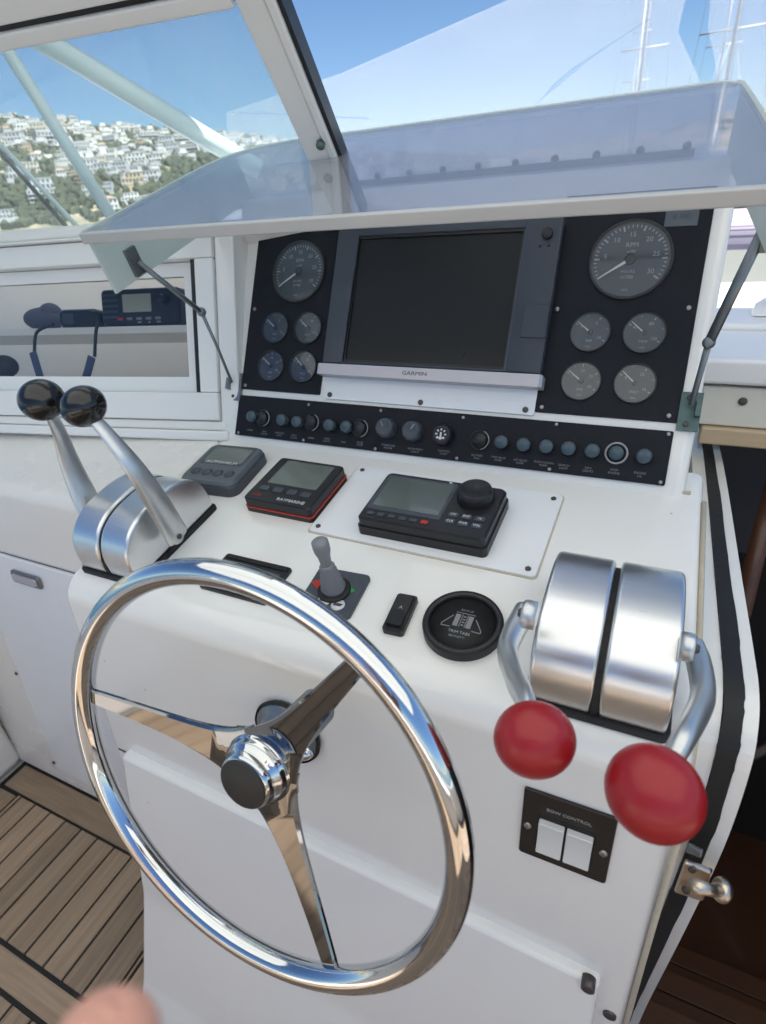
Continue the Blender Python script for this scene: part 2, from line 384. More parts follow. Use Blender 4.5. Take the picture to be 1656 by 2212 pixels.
for i in range(na):
    for k in range(nr - 1): fs.append((i * nr + k, i * nr + k + 1, (i + 1) * nr + k + 1, (i + 1) * nr + k))
HILLM = mat('dry scrub hillside', (.20, .17, .11), .9, var=.55, vscale=.06, bump=1, bscale=.5)
n = HILLM.node_tree.nodes; l = HILLM.node_tree.links
mx = [x for x in n if x.bl_idname == 'ShaderNodeMix'][0]; mx.inputs[6].default_value = (.05, .075, .035, 1); mx.inputs[7].default_value = (.36, .30, .21, 1)
tx = [x for x in n if x.bl_idname == 'ShaderNodeTexNoise'][0]; mr = n.new('ShaderNodeMapRange'); mr.inputs[1].default_value = .4; mr.inputs[2].default_value = .6
l.new(tx.outputs[0], mr.inputs[0]); l.new(mr.outputs[0], mx.inputs[0])
hm = MB(); hm.add(vs, fs, True); struct(obj('hill', hm, HILLM, merge=False))
# villas on the hillside
WALLS = [mat('villa wall ' + k, c, .7, var=.04) for k, c in (('white', (.58, .57, .55)), ('cream', (.52, .47, .38)), ('pale', (.46, .46, .47)), ('ochre', (.46, .36, .24)))]
ROOFT = mat('terracotta roof', (.34, .25, .19), .8, var=.2); ROOFW = mat('flat roof', (.60, .59, .57), .8); WINM = mat('shaded opening', (.07, .08, .09), .4)
def house_meshes(kind, wm):
    mb = MB(); wn = MB(); rf = MB()
    if kind == 0:
        mb.box((-5, -4, -4), (5, 4, 3)); mb.box((-2, -3, 3), (4.5, 4, 6)); rf.box((-5.2, -4.2, 3), (-2, 4.2, 3.3)); rf.box((-2.2, -3.2, 6), (4.7, 4.2, 6.3))
        for x in (-4, -1.6, .8, 3.2): wn.box((x - .7, -4.06, .4), (x + .7, -3.9, 2.2))
        for x in (-.8, 1.4, 3.4): wn.box((x - .6, -3.06, 3.6), (x + .6, -2.9, 5.3))
    elif kind == 1:
        mb.box((-7, -4, -4), (7, 4, 2.8)); mb.box((-7, -5.2, -4), (7, -4, -.1)); mb.box((-4, -2, 2.8), (7, 4, 5.6)); rf.box((-7.2, -5.3, -.1), (7.2, -4, .3)); rf.box((-4.2, -2.3, 5.6), (7.2, 4.2, 5.9))
        for k in range(6): wn.box((-6.2 + 2.3 * k, -4.06, .5), (-4.8 + 2.3 * k, -3.9, 2.3))
        for k in range(4): wn.box((-3.2 + 2.5 * k, -2.06, 3.3), (-1.9 + 2.5 * k, -1.9, 5))
    elif kind == 2:
        mb.box((-4, -4, -4), (4, 4, 5))
        rf.add([(-4.4, -4.4, 5), (4.4, -4.4, 5), (4.4, 4.4, 5), (-4.4, 4.4, 5), (-2, 0, 6.8), (2, 0, 6.8)], [(0, 1, 5, 4), (2, 3, 4, 5), (1, 2, 5), (3, 0, 4), (0, 3, 2, 1)])
        for z in (.2, 3):
            for x in (-2.4, 0, 2.4): wn.box((x - .6, -4.06, z), (x + .6, -3.9, z + 1.4))
    else:
        mb.box((-9, -4, -4), (9, 4, 8)); rf.box((-9.2, -4.2, 8), (9.2, 4.2, 8.4))
        for z in (-.5, 2.4, 5.3):
            mb.box((-9, -5, z - .45), (9, -4, z))
            for k in range(7): wn.box((-8.2 + 2.5 * k, -4.07, z + .1), (-6.6 + 2.5 * k, -3.9, z + 2.0))
    a = mb.mesh('walls'); a.materials.append(wm); b = rf.mesh('roof'); b.materials.append(ROOFT if kind == 2 else ROOFW); c = wn.mesh('window_row'); c.materials.append(WINM)
    return a, b, c
HM = [[house_meshes(k, wm) for wm in WALLS] for k in range(4)]
KN = ['stepped villa', 'long terraced villa', 'tiled square house', 'apartment block']
CN = ['white', 'cream', 'pale grey', 'ochre']
placed = []; nh = 0
tries = 0
while nh < 295 and tries < 20000:
    tries += 1
    a = random.uniform(R(-64), R(-24)) if random.random() < .97 else random.uniform(R(12), R(22))
    t = random.random() ** .8
    r = R0 + 8 + (R1 - R0 - 12) * t
    # wooded belt in the middle left of the slope stays mostly free of houses
    if noise.noise(Vec((a * 9, t * 4.2, 5))) < -.03 and random.random() < .9: continue
    x, y = math.sin(a) * r, math.cos(a) * r
    if any((x - q[0]) ** 2 + (y - q[1]) ** 2 < 6.2 ** 2 for q in placed): continue
    placed.append((x, y))
    k = random.choices((0, 1, 2, 3), (5, 4, 2, .8 if t > .2 else 3))[0]; ci = random.choices((0, 1, 2, 3), (6, 2, 2, .7))[0]
    root = bpy.data.objects.new('hillside_house', None); COL.objects.link(root)
    s_ = random.uniform(.30, .56)
    root.location = (x, y, hill_z(a, r) + .7); root.rotation_euler = (0, 0, -a + random.uniform(-.5, .5)); root.scale = (s_ * random.uniform(.8, 1.2), s_, s_ * random.uniform(.85, 1.15))
    band = 'low on the hill' if t < .25 else ('on the lower slope' if t < .5 else ('on the upper slope' if t < .8 else 'at the skyline'))
    dd = Vec((x, y, root.location.z + 2 - CAMZ)); hx = CX + FPX * dd.dot(RT) / dd.dot(FW); hy = CY - FPX * dd.dot(UP) / dd.dot(FW)
    tub = 4 + (hy - 90) * .63; tb2 = 100 + (hy - 92) * 1.68; rl_ = (hy - 305) * .89 - 20
    col_ = 'left of the dark rail' if hx < rl_ else ('left of the thin tube' if hx < tub else ('between the two tubes' if hx < tb2 else ('right of the thick tube' if hx < 700 else 'on the far right hill')))
    tag(root, CN[ci] + ' ' + KN[k] + ' ' + band + ' ' + col_, 'house', 'houses on the far hillside')
    for nm, me in zip(('walls', 'roof', 'window_row'), HM[k][ci]):
        o = bpy.data.objects.new(nm, me); COL.objects.link(o); o.parent = root
        if nm == 'window_row': o['kind'] = 'stuff'
    nh += 1
far = MB()
def far_house(mb, wb, x, y, z, a, s_):
    M = Matrix.Translation((x, y, z)) @ Matrix.Rotation(-a, 4, 'Z') @ Matrix.Diagonal((s_, s_, s_, 1))
    mb.box((-5, -4, -4), (5, 4, 3), M); mb.box((-2, -3, 3), (4.5, 4, 5.6), M)
    for q in (-3.6, -1, 1.6, 3.6): wb.box((q - .8, -4.06, .4), (q + .8, -3.9, 2.2), M)
fw_ = MB(); k = 0; tries = 0
while k < 300 and tries < 20000:
    tries += 1; a = random.uniform(R(-66), R(-24)); t = .35 + .65 * random.random(); r = R0 + 8 + (R1 - R0 - 8) * t
    if noise.noise(Vec((a * 9, t * 4.2, 5))) < 0 and random.random() < .93: continue
    x, y = math.sin(a) * r, math.cos(a) * r
    if any((x - q[0]) ** 2 + (y - q[1]) ** 2 < 5.0 ** 2 for q in placed): continue
    placed.append((x, y)); far_house(far, fw_, x, y, hill_z(a, r) + .6, a + random.uniform(-.6, .6), random.uniform(.30, .50)); k += 1
fh = tag(obj('hillside_town', far, WALLS[0], merge=False), 'mass of tiny pale houses filling the gaps on the upper hill', 'houses', kind='stuff')
o = obj('window_row', fw_, WINM, fh, merge=False); o['kind'] = 'stuff'
LEAF = mat('pine and scrub foliage', (.055, .062, .032), .8, var=.6, vscale=.12)
tm = MB(); ico = [Vec(v) for v in ((0, 0, 1), (.89, 0, .45), (.28, .85, .45), (-.72, .53, .45), (-.72, -.53, .45), (.28, -.85, .45), (.72, .53, -.45), (-.28, .85, -.45), (-.89, 0, -.45), (-.28, -.85, -.45), (.72, -.53, -.45), (0, 0, -1))]
icf = [(0, 1, 2), (0, 2, 3), (0, 3, 4), (0, 4, 5), (0, 5, 1), (1, 6, 2), (2, 7, 3), (3, 8, 4), (4, 9, 5), (5, 10, 1), (6, 7, 2), (7, 8, 3), (8, 9, 4), (9, 10, 5), (10, 6, 1), (11, 7, 6), (11, 8, 7), (11, 9, 8), (11, 10, 9), (11, 6, 10)]
for k in range(9500):
    a = random.uniform(R(-66), R(-16)) if k % 6 else random.uniform(R(15), R(40)); t = random.random()
    r = R0 + 4 + (R1 - R0) * t; nz = noise.noise(Vec((a * 9, t * 4.2, 5)))
    if nz > .22 and random.random() < .5: continue
    c = Vec((math.sin(a) * r, math.cos(a) * r, hill_z(a, r) + .5)); s_ = random.uniform(.6, 1.7) * (1.35 if nz < -.1 else 1)
    tm.add([c + Vec((v.x * s_, v.y * s_, v.z * s_ * 1.1)) * random.uniform(.7, 1.25) for v in ico], icf, False)
tag(obj('hillside_trees', tm, LEAF, merge=False), kind='stuff', label='dark green pines and scrub between the houses on the far hill', cat='trees')

# cockpit floor: black caulking bed with separate teak planks on it
struct(obj('subfloor', MB().box((-1.45, -3.2, -.30), (2.4, .165, -.012)).box((-1.45, .1652, -.30), (.125, .50, -.012)), GEL2))
fl = struct(obj('cockpit_floor', MB().box((-1.37, -3.1, -.0118), (2.3, .160, -.0012)).box((-1.37, .1602, -.0118), (.1, .446, -.0012)), CAULKB))
def plank(x0, y0, x1, y1, flip=False, nm='plank'):
    L, W_ = (x1 - x0, y1 - y0) if flip else (y1 - y0, x1 - x0)
    mb = MB().rrect(W_ - .0055, L - .0055, .0012, -.001, .003, ch=.0008)
    o = obj(nm, mb, TEAK, fl); o.location = ((x0 + x1) / 2, (y0 + y1) / 2, 0); o.rotation_euler = (0, 0, R(90) if flip else 0)
    return o
fl.data.name = 'floor_bed'
x = -1.2765
xs = []
while x < 2.2: xs.append(x); x += .0543
plank(-1.355, .3705, -.67, .436, True, 'margin_board'); plank(-1.355, -3.0, -1.290, .366, False, 'margin_board')
for x in [-1.3308 + .0543 * 0] + xs:
    if x < -.730: plank(max(x, -1.289), .141, min(x + .0543, -.724), .3700)
plank(-1.289, .0865, -.42, .138, True, 'margin_board')
for x in [-1.3308] + xs:
    if x < -.42: plank(max(x, -1.289), -1.4, x + .0543, .0835)
    elif x < 2.1: plank(x, -1.4, x + .0543, .155)
    if x < 2.1: plank(max(x, -1.289), -3.0, x + .0543, -1.404)
plank(-.723, .141, -.670, .37, False, 'margin_board')

# ================================================================ HELM CONSOLE
def fillet(poly, rad, seg=8):
    out = []; n = len(poly)
    for i, p in enumerate(poly):
        r = rad.get(i, 0)
        if not r: out.append(p); continue
        p = Vec(p); a = (Vec(poly[i - 1]) - p).normalized(); b = (Vec(poly[(i + 1) % n]) - p).normalized()
        an = a.angle(b); d = r / math.tan(an / 2); c = p + (a + b).normalized() * (r / math.sin(an / 2))
        s = p + a * d; e = p + b * d; v0 = s - c; v1 = e - c; tot = v0.angle(v1)
        sg = 1 if v0.x * v1.y - v0.y * v1.x > 0 else -1
        for k in range(seg + 1):
            t = tot * k / seg * sg; out.append((c.x + v0.x * math.cos(t) - v0.y * math.sin(t), c.y + v0.x * math.sin(t) + v0.y * math.cos(t)))
    return out
def dz(y): return CAMZ - .3743 + (y - .7343) * .1719
con = thing('helm_console', 'white fibreglass steering console with sloping dash behind the steel wheel', 'console', T(-.3, .5, 0))
IC = T(.3, -.5, 0)
def cpart(name, mb, m, bev=0, seg=3):
    o = obj(name, mb, m, con, M=IC)
    if bev: bevel_obj(o, bev, seg)
    return o
front = [(.2955, 0), (.3666, dz(.3666)), (.80, dz(.80)), (.80, 0)]
front = fillet(front, {1: .042}, 10)
cpart('console_body', yz_prism(front, -.705, .078), GEL, .012, 4)
s1, c1 = math.sin(.4969), math.cos(.4969)
def p1(v, n=0): return (.7161 + v * s1 - n * c1, CAMZ - .4079 + v * c1 + n * s1)
hood = [p1(.018), p1(.4655), (1.03, CAMZ + .012), (1.10, CAMZ - .04), (1.14, .3), (.82, .3)]
hood = fillet(hood, {1: .02, 2: .03}, 8)
cpart('instrument_hood', yz_prism(hood, -.722, .056), GEL, .014, 4)
hl = P1.at(*V('C', 1205, 1180)); 
# sealant bead between dash and hood
cpart('sealant_bead', MB().tube([P3.w(-.718, .0105, 0), P3.w(-.3, .0105, 0), P3.w(.062, .0105, 0)], .0035, 8), CAULK)
cpart('sealant_bead', MB().tube([P3.w(.0785, .0, -.004), P3.w(.0785, -.15, -.004), P3.w(.0785, -.33, -.006), (.0785, .359, .76), (.0785, .345, .55), (.0785, .318, .25)], .003, 8), CAULK)
# seam and the proud lower door of the console front
sa = P4.at(*V('J', 0, 812)); sb = P4.at(*V('K', 650, 1280)); sl = P4.at(224, 1601)
SV = (sa.y + sb.y) / 2
def SVu(u): return sl.y + (sb.y - sl.y) * (u - sl.x) / (sb.x - sl.x)
cpart('seam_line', MB().tube([P4.w(-.690, SVu(-.69), 0), P4.w(sb.x - .002, SVu(sb.x), 0)], .0014, 6), SEAM)
lp = [(.165, 0), (.197, .06), (.262, .23), (.312, .44), (.3255, .498), (.345, .500), (.345, 0)]
lp = fillet(lp, {1: .1, 2: .2, 4: .007}, 6)
lk = yz_prism(lp, -.668, .044)
lk.v = [(x, y, z + (0 if z < .3 else (SVu(x) - SVu(-.3)) * .99 - .0)) for x, y, z in lk.v]
cpart('console_locker', lk, GEL, .007, 4)
for q in (V('K', 605, 1365), V('K', 715, 1495)):
    a = P4.at(q[0], q[1], .022 if q[0] < 1290 else .001); obj('fastener', MB().lathe([(.0075, -.012), (.0072, .0008), (.0055, .0018), (.003, .0012)], 24), SCREWD, con, M=IC @ P4.mat(a.x - (.004 if a.x < .044 else 0), a.y, .0190 if a.x < .044 else .001))
# ---------------------------------------------------------------- cabinet to the left of the console
cab = thing('side_cabinet', 'white cabinet with shelf top and door left of the console', 'cabinet', T(-1.05, .55, 0))
ICB = T(1.05, -.55, 0)
PC = Plane((0, .512, .842), 0, R(5))
cprof = fillet([(.4385, 0), (.5135, dz(.5135)), (.80, dz(.80)), (.80, 0)], {1: .03}, 8)
o = obj('cabinet_body', yz_prism(cprof, -1.62, -.703), GEL2, cab, M=ICB); bevel_obj(o, .008)
c0 = PC.at(*V('G', 0, 1100)); c1_ = PC.at(*V('G', 400, 1220)); CV = (c0.y + c1_.y) / 2
d0 = PC.at(*V('I', 30, 0)); d1 = PC.at(*V('I', 110, 150)); d2 = PC.at(*V('I', 260, 530))
DX = (d1.x + d2.x) / 2
o = obj('cabinet_door', MB().rrect(.38, .64, .006, -.004, .0045, ch=.002, c=(-1.02, CV - .003 - .32)), PLATEW, cab, M=ICB @ PC.mat())
obj('cabinet_seam', MB().tube([PC.w(-1.5, CV, 0), PC.w(-.71, CV, 0)], .0009, 6), SEAM, cab, M=ICB)
lt = [PC.at(*V('G', *q)) for q in ((85, 1195), (265, 1245), (290, 1320), (100, 1265))]
cx = sum(p.x for p in lt) / 4; cy = sum(p.y for p in lt) / 4
ML = PC.mat(cx, cy, .0062)
lat = obj('latch', MB().rrect(.085, .026, .006, 0, .004, ch=.001), STEELD, cab, M=ICB @ ML @ rot(-0, 'Z'))
obj('latch_pull', MB().rrect(.070, .015, .004, .0038, .008, ch=.002), SILV, lat)
for q in ((105, 150), (305, 630)):
    a = PC.at(*V('I', *q)); screw(cab, ICB @ PC.mat(a.x, a.y, .006), .0045, SCREWD)
# cockpit side coaming, the wall at far left
sc_ = thing('cockpit_side', 'white cockpit side moulding along the left floor edge', 'wall', T(-1.45, -1.2, 0))
o = obj('side_panel', MB().box((-1.60, -3.1, 0), (-1.372, .444, .62), T(1.45, 1.2, 0)), GEL2, sc_); bevel_obj(o, .02)
o = obj('side_ledge', MB().box((-1.68, -3.1, .622), (-1.35, .40, .66), T(1.45, 1.2, 0)), GEL, sc_); bevel_obj(o, .014)

# ---------------------------------------------------------------- instrument boards
def board(name, label, us, vs_, scr):
    u0, u1 = us; v0, v1 = vs_
    t = thing('gauge_cluster', label, 'instrument panel', P1.mat((u0 + u1) / 2, v0, 0))
    obj('board', MB().rrect(u1 - u0, v1 - v0, .002, 0, .0035, ch=.0006, c=(0, (v1 - v0) / 2)), BOARD, t)
    for q in scr: a = P1.at(q[0], q[1], .0035); screw(t, T(a.x - (u0 + u1) / 2, a.y - v0, .0035))
    return t, (u0 + u1) / 2, v0
def gauge(t, cx, cy, px, r, kind, cfg):
    a = P1.at(px[0], px[1], .006)
    M = T(a.x - cx, a.y - cy, .0035)
    g = obj('gauge', MB().lathe([(r, 0), (r * 1.0, .003), (r * .965, .0042), (r * .93, .0036), (r * .93, .0012)], 48, cap=False), DIALR, t, M=M)
    obj('dial', MB().prism(circ(r * .935, 48), .0004, .0014), DIAL, g)
    mk = MB(); n, a0, a1, big = cfg['n'], cfg['a0'], cfg['a1'], cfg['big']
    for k in range(n + 1):
        an = R(a0 + (a1 - a0) * k / n); L = r * (.13 if k % big == 0 else .07); wd = r * (.022 if k % big == 0 else .012)
        Mk = Matrix.Rotation(an, 4, 'Z'); mk.box((r * .86 - L, -wd, .0014), (r * .86, wd, .0017), Mk)
    obj('scale_marks', mk, MARK, g)
    for txt, an, rad, sz in cfg['txt']:
        words('numeral', txt, r * sz, MARK, g, T(r * rad * math.cos(R(an)), r * rad * math.sin(R(an)), .0016), depth=.0001)
    na = R(cfg['need']); Mn = Matrix.Rotation(na, 4, 'Z')
    ne = MB(); ne.add([(r * .12, -r * .035, .0026), (r * .12, r * .035, .0026), (r * .84, r * .012, .0026), (r * .84, -r * .012, .0026), (r * .12, -r * .035, .0031), (r * .12, r * .035, .0031), (r * .84, r * .012, .0031), (r * .84, -r * .012, .0031)],
                          [(0, 1, 2, 3), (7, 6, 5, 4), (0, 3, 7, 4), (1, 5, 6, 2), (0, 4, 5, 1), (3, 2, 6, 7)], False, Mn)
    obj('needle', ne, NEED, g)
    obj('needle_hub', MB().lathe([(r * .13, .0016), (r * .13, .003), (r * .10, .0034)], 20), DIALR, g)
    obj('gauge_glass', MB().prism(circ(r * .93, 48), .0036, .0040), GGL, g)
    return g
TACH = dict(n=35, a0=214, a1=-34, big=5, need=214, txt=[('5', 172, .60, .17), ('10', 128, .62, .17), ('15', 92, .62, .17), ('20', 52, .62, .17), ('25', 12, .60, .17), ('30', -30, .60, .17), ('RPM', 90, .36, .16), ('x100', 90, .20, .10), ('HOURS', -92, .30, .10), ('01788', -92, .44, .12), ('VDO', -92, .76, .08)])
def small(lbls, need, unit): 
    k = len(lbls)
    return dict(n=(k - 1) * 2, a0=150, a1=-30, big=2, need=need, txt=[(s, 150 - 180 * i / (k - 1), .52, .22) for i, s in enumerate(lbls)] + [(unit, -90, .42, .17), ('VDO', -90, .72, .12)])
OILP = small(['0', '5', '10'], 142, 'BAR'); TEMP = small(['40', '80', '120'], 140, 'TEMP'); GBOX = small(['0', '10', '20', '30'], 142, 'BAR'); VOLT = small(['8', '12', '16'], 138, 'VOLT')
t, cx, cy = board('instrument_panel', 'narrow black panel of engine gauges left of the large screen', (-.6675, -.505), (.1322, .430),
      [V('D', 182, 425), V('D', 140, 768)])
gauge(t, cx, cy, V('D', 378, 256), .0515, 0, TACH)
for q, cf in (((273, 508), OILP), ((420, 510), TEMP), ((253, 680), GBOX), ((398, 684), VOLT)): gauge(t, cx, cy, V('D', *q), .0268, 1, cf)
t, cx, cy = board('instrument_panel', 'wide black panel of engine gauges right of the large screen with grey name plate', (-.1500, .0330), (.1322, .430),
      [V('E', 245, 845), V('E', 1132, 838), V('E', 140, 1507), V('E', 998, 1565), V('E', 1240, 128), V('E', 360, 192)])
gauge(t, cx, cy, V('E', 736, 508), .0525, 0, TACH)
for q, cf in (((466, 1000), OILP), ((832, 1005), TEMP), ((404, 1330), GBOX), ((768, 1346), VOLT)): gauge(t, cx, cy, V('E', *q), .0268, 1, cf)
c4 = [P1.at(*V('E', *q), .0045) for q in ((980, 165), (1210, 150), (1195, 278), (965, 290))]
a = sum(c4, Vec()) / 4
npl = obj('name_plate', MB().rrect(.0385, .0235, .001, .0035, .0048), GREYM, t, M=T(a.x - cx, a.y - cy, 0))
words('lettering', 'E 380', .009, GREYD, npl, T(0, 0, .0049))

# ---------------------------------------------------------------- chart plotter
pc = [P1.at(*V('D', *q), .02) for q in ((562, 72), (1580, 5), (1460, 748), (484, 700))]
u0 = (pc[0].x + pc[3].x) / 2; u1 = (pc[1].x + pc[2].x) / 2; vb = pc[3].y; vt = (pc[0].y + pc[1].y) / 2
fp = [P1.at(*V('D', *q), .004) for q in ((498, 765), (1455, 822), (1438, 905), (490, 845))]
pl_ = thing('chart_plotter', 'large dark marine chart plotter with blank screen between the gauge panels', 'plotter', P1.mat((u0 + u1) / 2, vb, 0))
pu, pv = (u0 + u1) / 2, vb
def PL(q, h): a = P1.at(q[0], q[1], h); return a.x - pu, a.y - pv
fx0, fy1 = PL(V('D', 498, 765), .004); fx1, fy0 = PL(V('D', 1438, 905), .004)
W_ = u1 - u0; H_ = vt - vb
bz = obj('mounting_plate', MB().rrect(fx1 - fx0, H_ - fy0, .004, 0, .005, ch=.001, c=((fx0 + fx1) / 2, (H_ + fy0) / 2)), PLATEW, pl_)
for q in ((520, 810), (928, 845), (1400, 878)):
    a = PL(V('D', *q), .005); screw(pl_, T(a[0], a[1], .005), .0042, SCREWD)
sx = [PL(V('D', *q), .018) for q in ((648, 100), (1400, 62), (1312, 700), (586, 662))]
sx0 = (sx[0][0] + sx[3][0]) / 2; sx1 = (sx[1][0] + sx[2][0]) / 2; sy0 = (sx[2][1] + sx[3][1]) / 2; sy1 = (sx[0][1] + sx[1][1]) / 2
bb = MB(); hh = .022
bb.box((-W_ / 2, .012, .005), (sx0, H_, hh)); bb.box((sx1, .012, .005), (W_ / 2, H_, hh)); bb.box((sx0, .012, .005), (sx1, sy0, hh)); bb.box((sx0, sy1, .005), (sx1, H_, hh))
o = obj('plotter_bezel', bb, BEZ, pl_); bevel_obj(o, .003, 3, 50)
obj('screen', MB().box((sx0, sy0, .012), (sx1, sy1, .0165)), SCREEN, pl_)
fr = MB()
for a_, b_ in (((sx0, sy0, .0165), (sx0 + .003, sy1, .0195)), ((sx1 - .003, sy0, .0165), (sx1, sy1, .0195)), ((sx0 + .003, sy0, .0165), (sx1 - .003, sy0 + .004, .0195)), ((sx0 + .003, sy1 - .004, .0165), (sx1 - .003, sy1, .0195))): fr.box(a_, b_)
obj('screen_surround', fr, BLK, pl_)
bar = obj('lower_trim_bar', MB().rrect(W_ + .010, .0175, .0015, .005, .030, ch=.004, c=(0, .001)), SILV, pl_)
words('lettering', 'GARMIN', .0085, GREYD, bar, T(-.008, .001, .0302), sx=1.25)
kx = PL(V('D', 1498, 85), .024); obj('power_knob', MB().lathe([(.0075, hh), (.0075, hh + .004), (.006, hh + .005)], 24), BLK, pl_, M=T(kx[0], kx[1], 0))
for q in ((1465, 140), (1505, 138)):
    kx = PL(V('D', *q), .022); obj('sensor', MB().lathe([(.0022, hh), (.0018, hh + .001)], 12), BLK, pl_, M=T(kx[0], kx[1], 0))
q0 = PL(V('D', 1388, 412), .022); q1_ = PL(V('D', 1498, 548), .022)
obj('card_door', MB().rrect(.034, .045, .001, hh, hh + .0012, ch=.0004, c=((q0[0] + q1_[0]) / 2, (q0[1] + q1_[1]) / 2)), BEZ, pl_)
obj('card_door_gap', MB().rrect(.0356, .0466, .0012, hh, hh + .0003, c=((q0[0] + q1_[0]) / 2, (q0[1] + q1_[1]) / 2)), BLK, pl_)

# ---------------------------------------------------------------- switch strip
su0, su1, sv0, sv1 = -.6698, .0304, .0502, .1212
st = thing('switch_strip', 'long black strip of knobs and pull switches under the gauge panels', 'switch panel', P1.mat((su0 + su1) / 2, sv0, 0))
scx = (su0 + su1) / 2
obj('board', MB().rrect(su1 - su0, sv1 - sv0, .002, 0, .0035, ch=.0006, c=(0, (sv1 - sv0) / 2)), BOARD, st)
def ST(q, h): a = P1.at(q[0], q[1], h); return a.x - scx, a.y - sv0
for k, q in (('L', (570, 88)), ('L', (1090, 130)), ('L', (530, 350)), ('L', (1048, 410)), ('L', (62, 300)), ('L', (1635, 475)), ('M', (218, 62)), ('M', (810, 105)), ('M', (765, 390)), ('M', (1522, 167)), ('M', (1470, 475)), ('M', (176, 320))):
    x, y = ST(V(k, *q), .0035); screw(st, T(x, min(max(y, .004), .067), .0035), .0026)
names_ = ['HORN', 'NAV\nLIGHTS', 'ANCHOR\nLIGHT', 'DECK\nLIGHTS', 'WIPER', 'CABIN\nLIGHTS', 'FAN', 'BILGE\nPUMP', 'STARBOARD\nENGINE', 'INSTRUMENT\nLIGHTS', 'IGNITION\nSTART', 'BLOWER\nFAN', 'FWD BILGE\nPUMP', 'AFT BILGE\nPUMP', 'WASH DOWN\nPUMP', 'SEARCH\nLIGHT', 'NAV\nLIGHTS', 'STOP\nENGINE', 'ENGINE\nOIL']
kn = [('L', 150, 170, 's'), ('L', 240, 185, 'r'), ('L', 365, 195, 's'), ('L', 475, 208, 's'), ('L', 590, 215, 'r'), ('L', 708, 232, 's'), ('L', 830, 245, 's'), ('L', 940, 258, 'r'), ('L', 1108, 250, 'd'), ('L', 1300, 272, 'e'), ('L', 1522, 300, 'm'),
      ('M', 322, 205, 'r'), ('M', 455, 215, 's'), ('M', 597, 232, 's'), ('M', 742, 243, 's'), ('M', 884, 255, 's'), ('M', 1036, 271, 's'), ('M', 1190, 288, 'R'), ('M', 1366, 305, 's')]
lab = [(145, 270), (248, 290), (358, 300), (462, 318), (585, 328), (698, 342), (818, 358), (938, 370), (1140, 390), (1335, 418), (1540, 432), (303, 312), (440, 325), (578, 343), (727, 357), (855, 375), (1010, 392), (1175, 405), (1338, 425)]
for (k, x, y, ty), (lx, ly), nm in zip(kn, lab, names_):
    if ty == 's':
        a = ST(V(k, x, y), .018); b = obj('switch_knob', MB().lathe([(.0075, .0035), (.0075, .006), (.0042, .007), (.0042, .011), (.0092, .012), (.0098, .0145), (.0092, .018), (.006, .0192), (.0001, .0196)], 24, cap=False), BLUEK, st, M=T(a[0], a[1], 0))
    elif ty in 'rR':
        a = ST(V(k, x, y), .006); r_ = .0148
        b = obj('socket_ring', MB().lathe([(r_, .0035), (r_, .0065), (r_ - .0012, .0075), (r_ - .0026, .0065), (r_ - .0026, .0036)], 36, cap=False), MARK if ty == 'R' else DIALR, st, M=T(a[0], a[1], 0))
        if ty == 'r':
            arc = [(math.cos(R(u)) * (r_ - .001), math.sin(R(u)) * (r_ - .001), .0074) for u in range(-75, 80, 12)]; obj('ring_mark', MB().tube(arc, .0008, 6), MARK, b)
            obj('plug', MB().lathe([(.0118, .0036), (.0118, .010), (.0105, .0145), (.0001, .015)], 28, cap=False), BLK, b)
        else: obj('plug', MB().lathe([(.0095, .0036), (.0095, .011), (.008, .013), (.0001, .0134)], 28, cap=False), BLUEK, b)
    else:
        a = ST(V(k, x, y), .018); b = obj('rotary_knob', MB().lathe([(.0165, .0035), (.0160, .008), (.0145, .0175), (.0125, .0195), (.0105, .0190), (.0001, .0188)], 32, cap=False), GREYD if ty != 'm' else BLK, st, M=T(a[0], a[1], 0))
        if ty == 'm':
            mk = MB()
            for u in range(0, 360, 45): mk.box((.0055, -.0011, .0192), (.0085, .0011, .0198), rot(u, 'Z'))
            mk.box((-.006, -.0068, .0192), (.006, -.0046, .0199)); mk.box((-.0012, -.0046, .0192), (.0012, .003, .0199)); obj('knob_marks', mk, PRINT, b)
        else: obj('pointer', MB().box((-.0008, .002, .0190), (.0008, .0115, .0198), rot(35 if ty == 'd' else -30, 'Z')), PRINTD if ty == 'd' else MARK, b)
    a = ST(V(k if k == 'L' else 'M', lx, ly), .0036)
    words('lettering', nm, .0042, PRINTD, st, T(a[0], a[1], .0036), depth=.00008)

# ---------------------------------------------------------------- things on the dash
def rect_on(pl, pts, h):
    q = [pl.at(p[0], p[1], h) for p in pts]; c = sum(q, Vec()) / 4       # TL TR BR BL
    ex = ((q[1] - q[0]) + (q[2] - q[3])) / 2; ey = ((q[0] - q[3]) + (q[1] - q[2])) / 2
    ang = math.atan2(ex.y, ex.x); return c.x, c.y, ex.length, ey.length, ang
def FF(*p): return [V('F', *q) for q in p]
def on_dash(name, label, cat, pts, h):
    cx, cy, w_, h_, an = rect_on(P3, pts, h)
    return thing(name, label, cat, P3.mat(cx, cy, 0) @ Matrix.Rotation(an, 4, 'Z')), w_, h_
# removable white plate
t, w_, h_ = on_dash('mounting_plate', 'flat white rectangular plate screwed to the dash under the black keypad unit', 'plate', [(775, 1007), (1218, 1070), (1157, 1250), (668, 1145)], .002)
obj('plate', MB().rrect(w_, h_, .006, -.002, .0030, ch=.0008), PLATEW, t)
obj('sealant_bead', MB().rrect(w_ + .004, h_ + .004, .007, -.002, .0009), CAULK, t)
for sx_ in (-1, 1):
    for sy_ in (-1, 1): screw(t, T(sx_ * (w_ / 2 - .011), sy_ * (h_ / 2 - .011), .003), .0036, SCREWD)
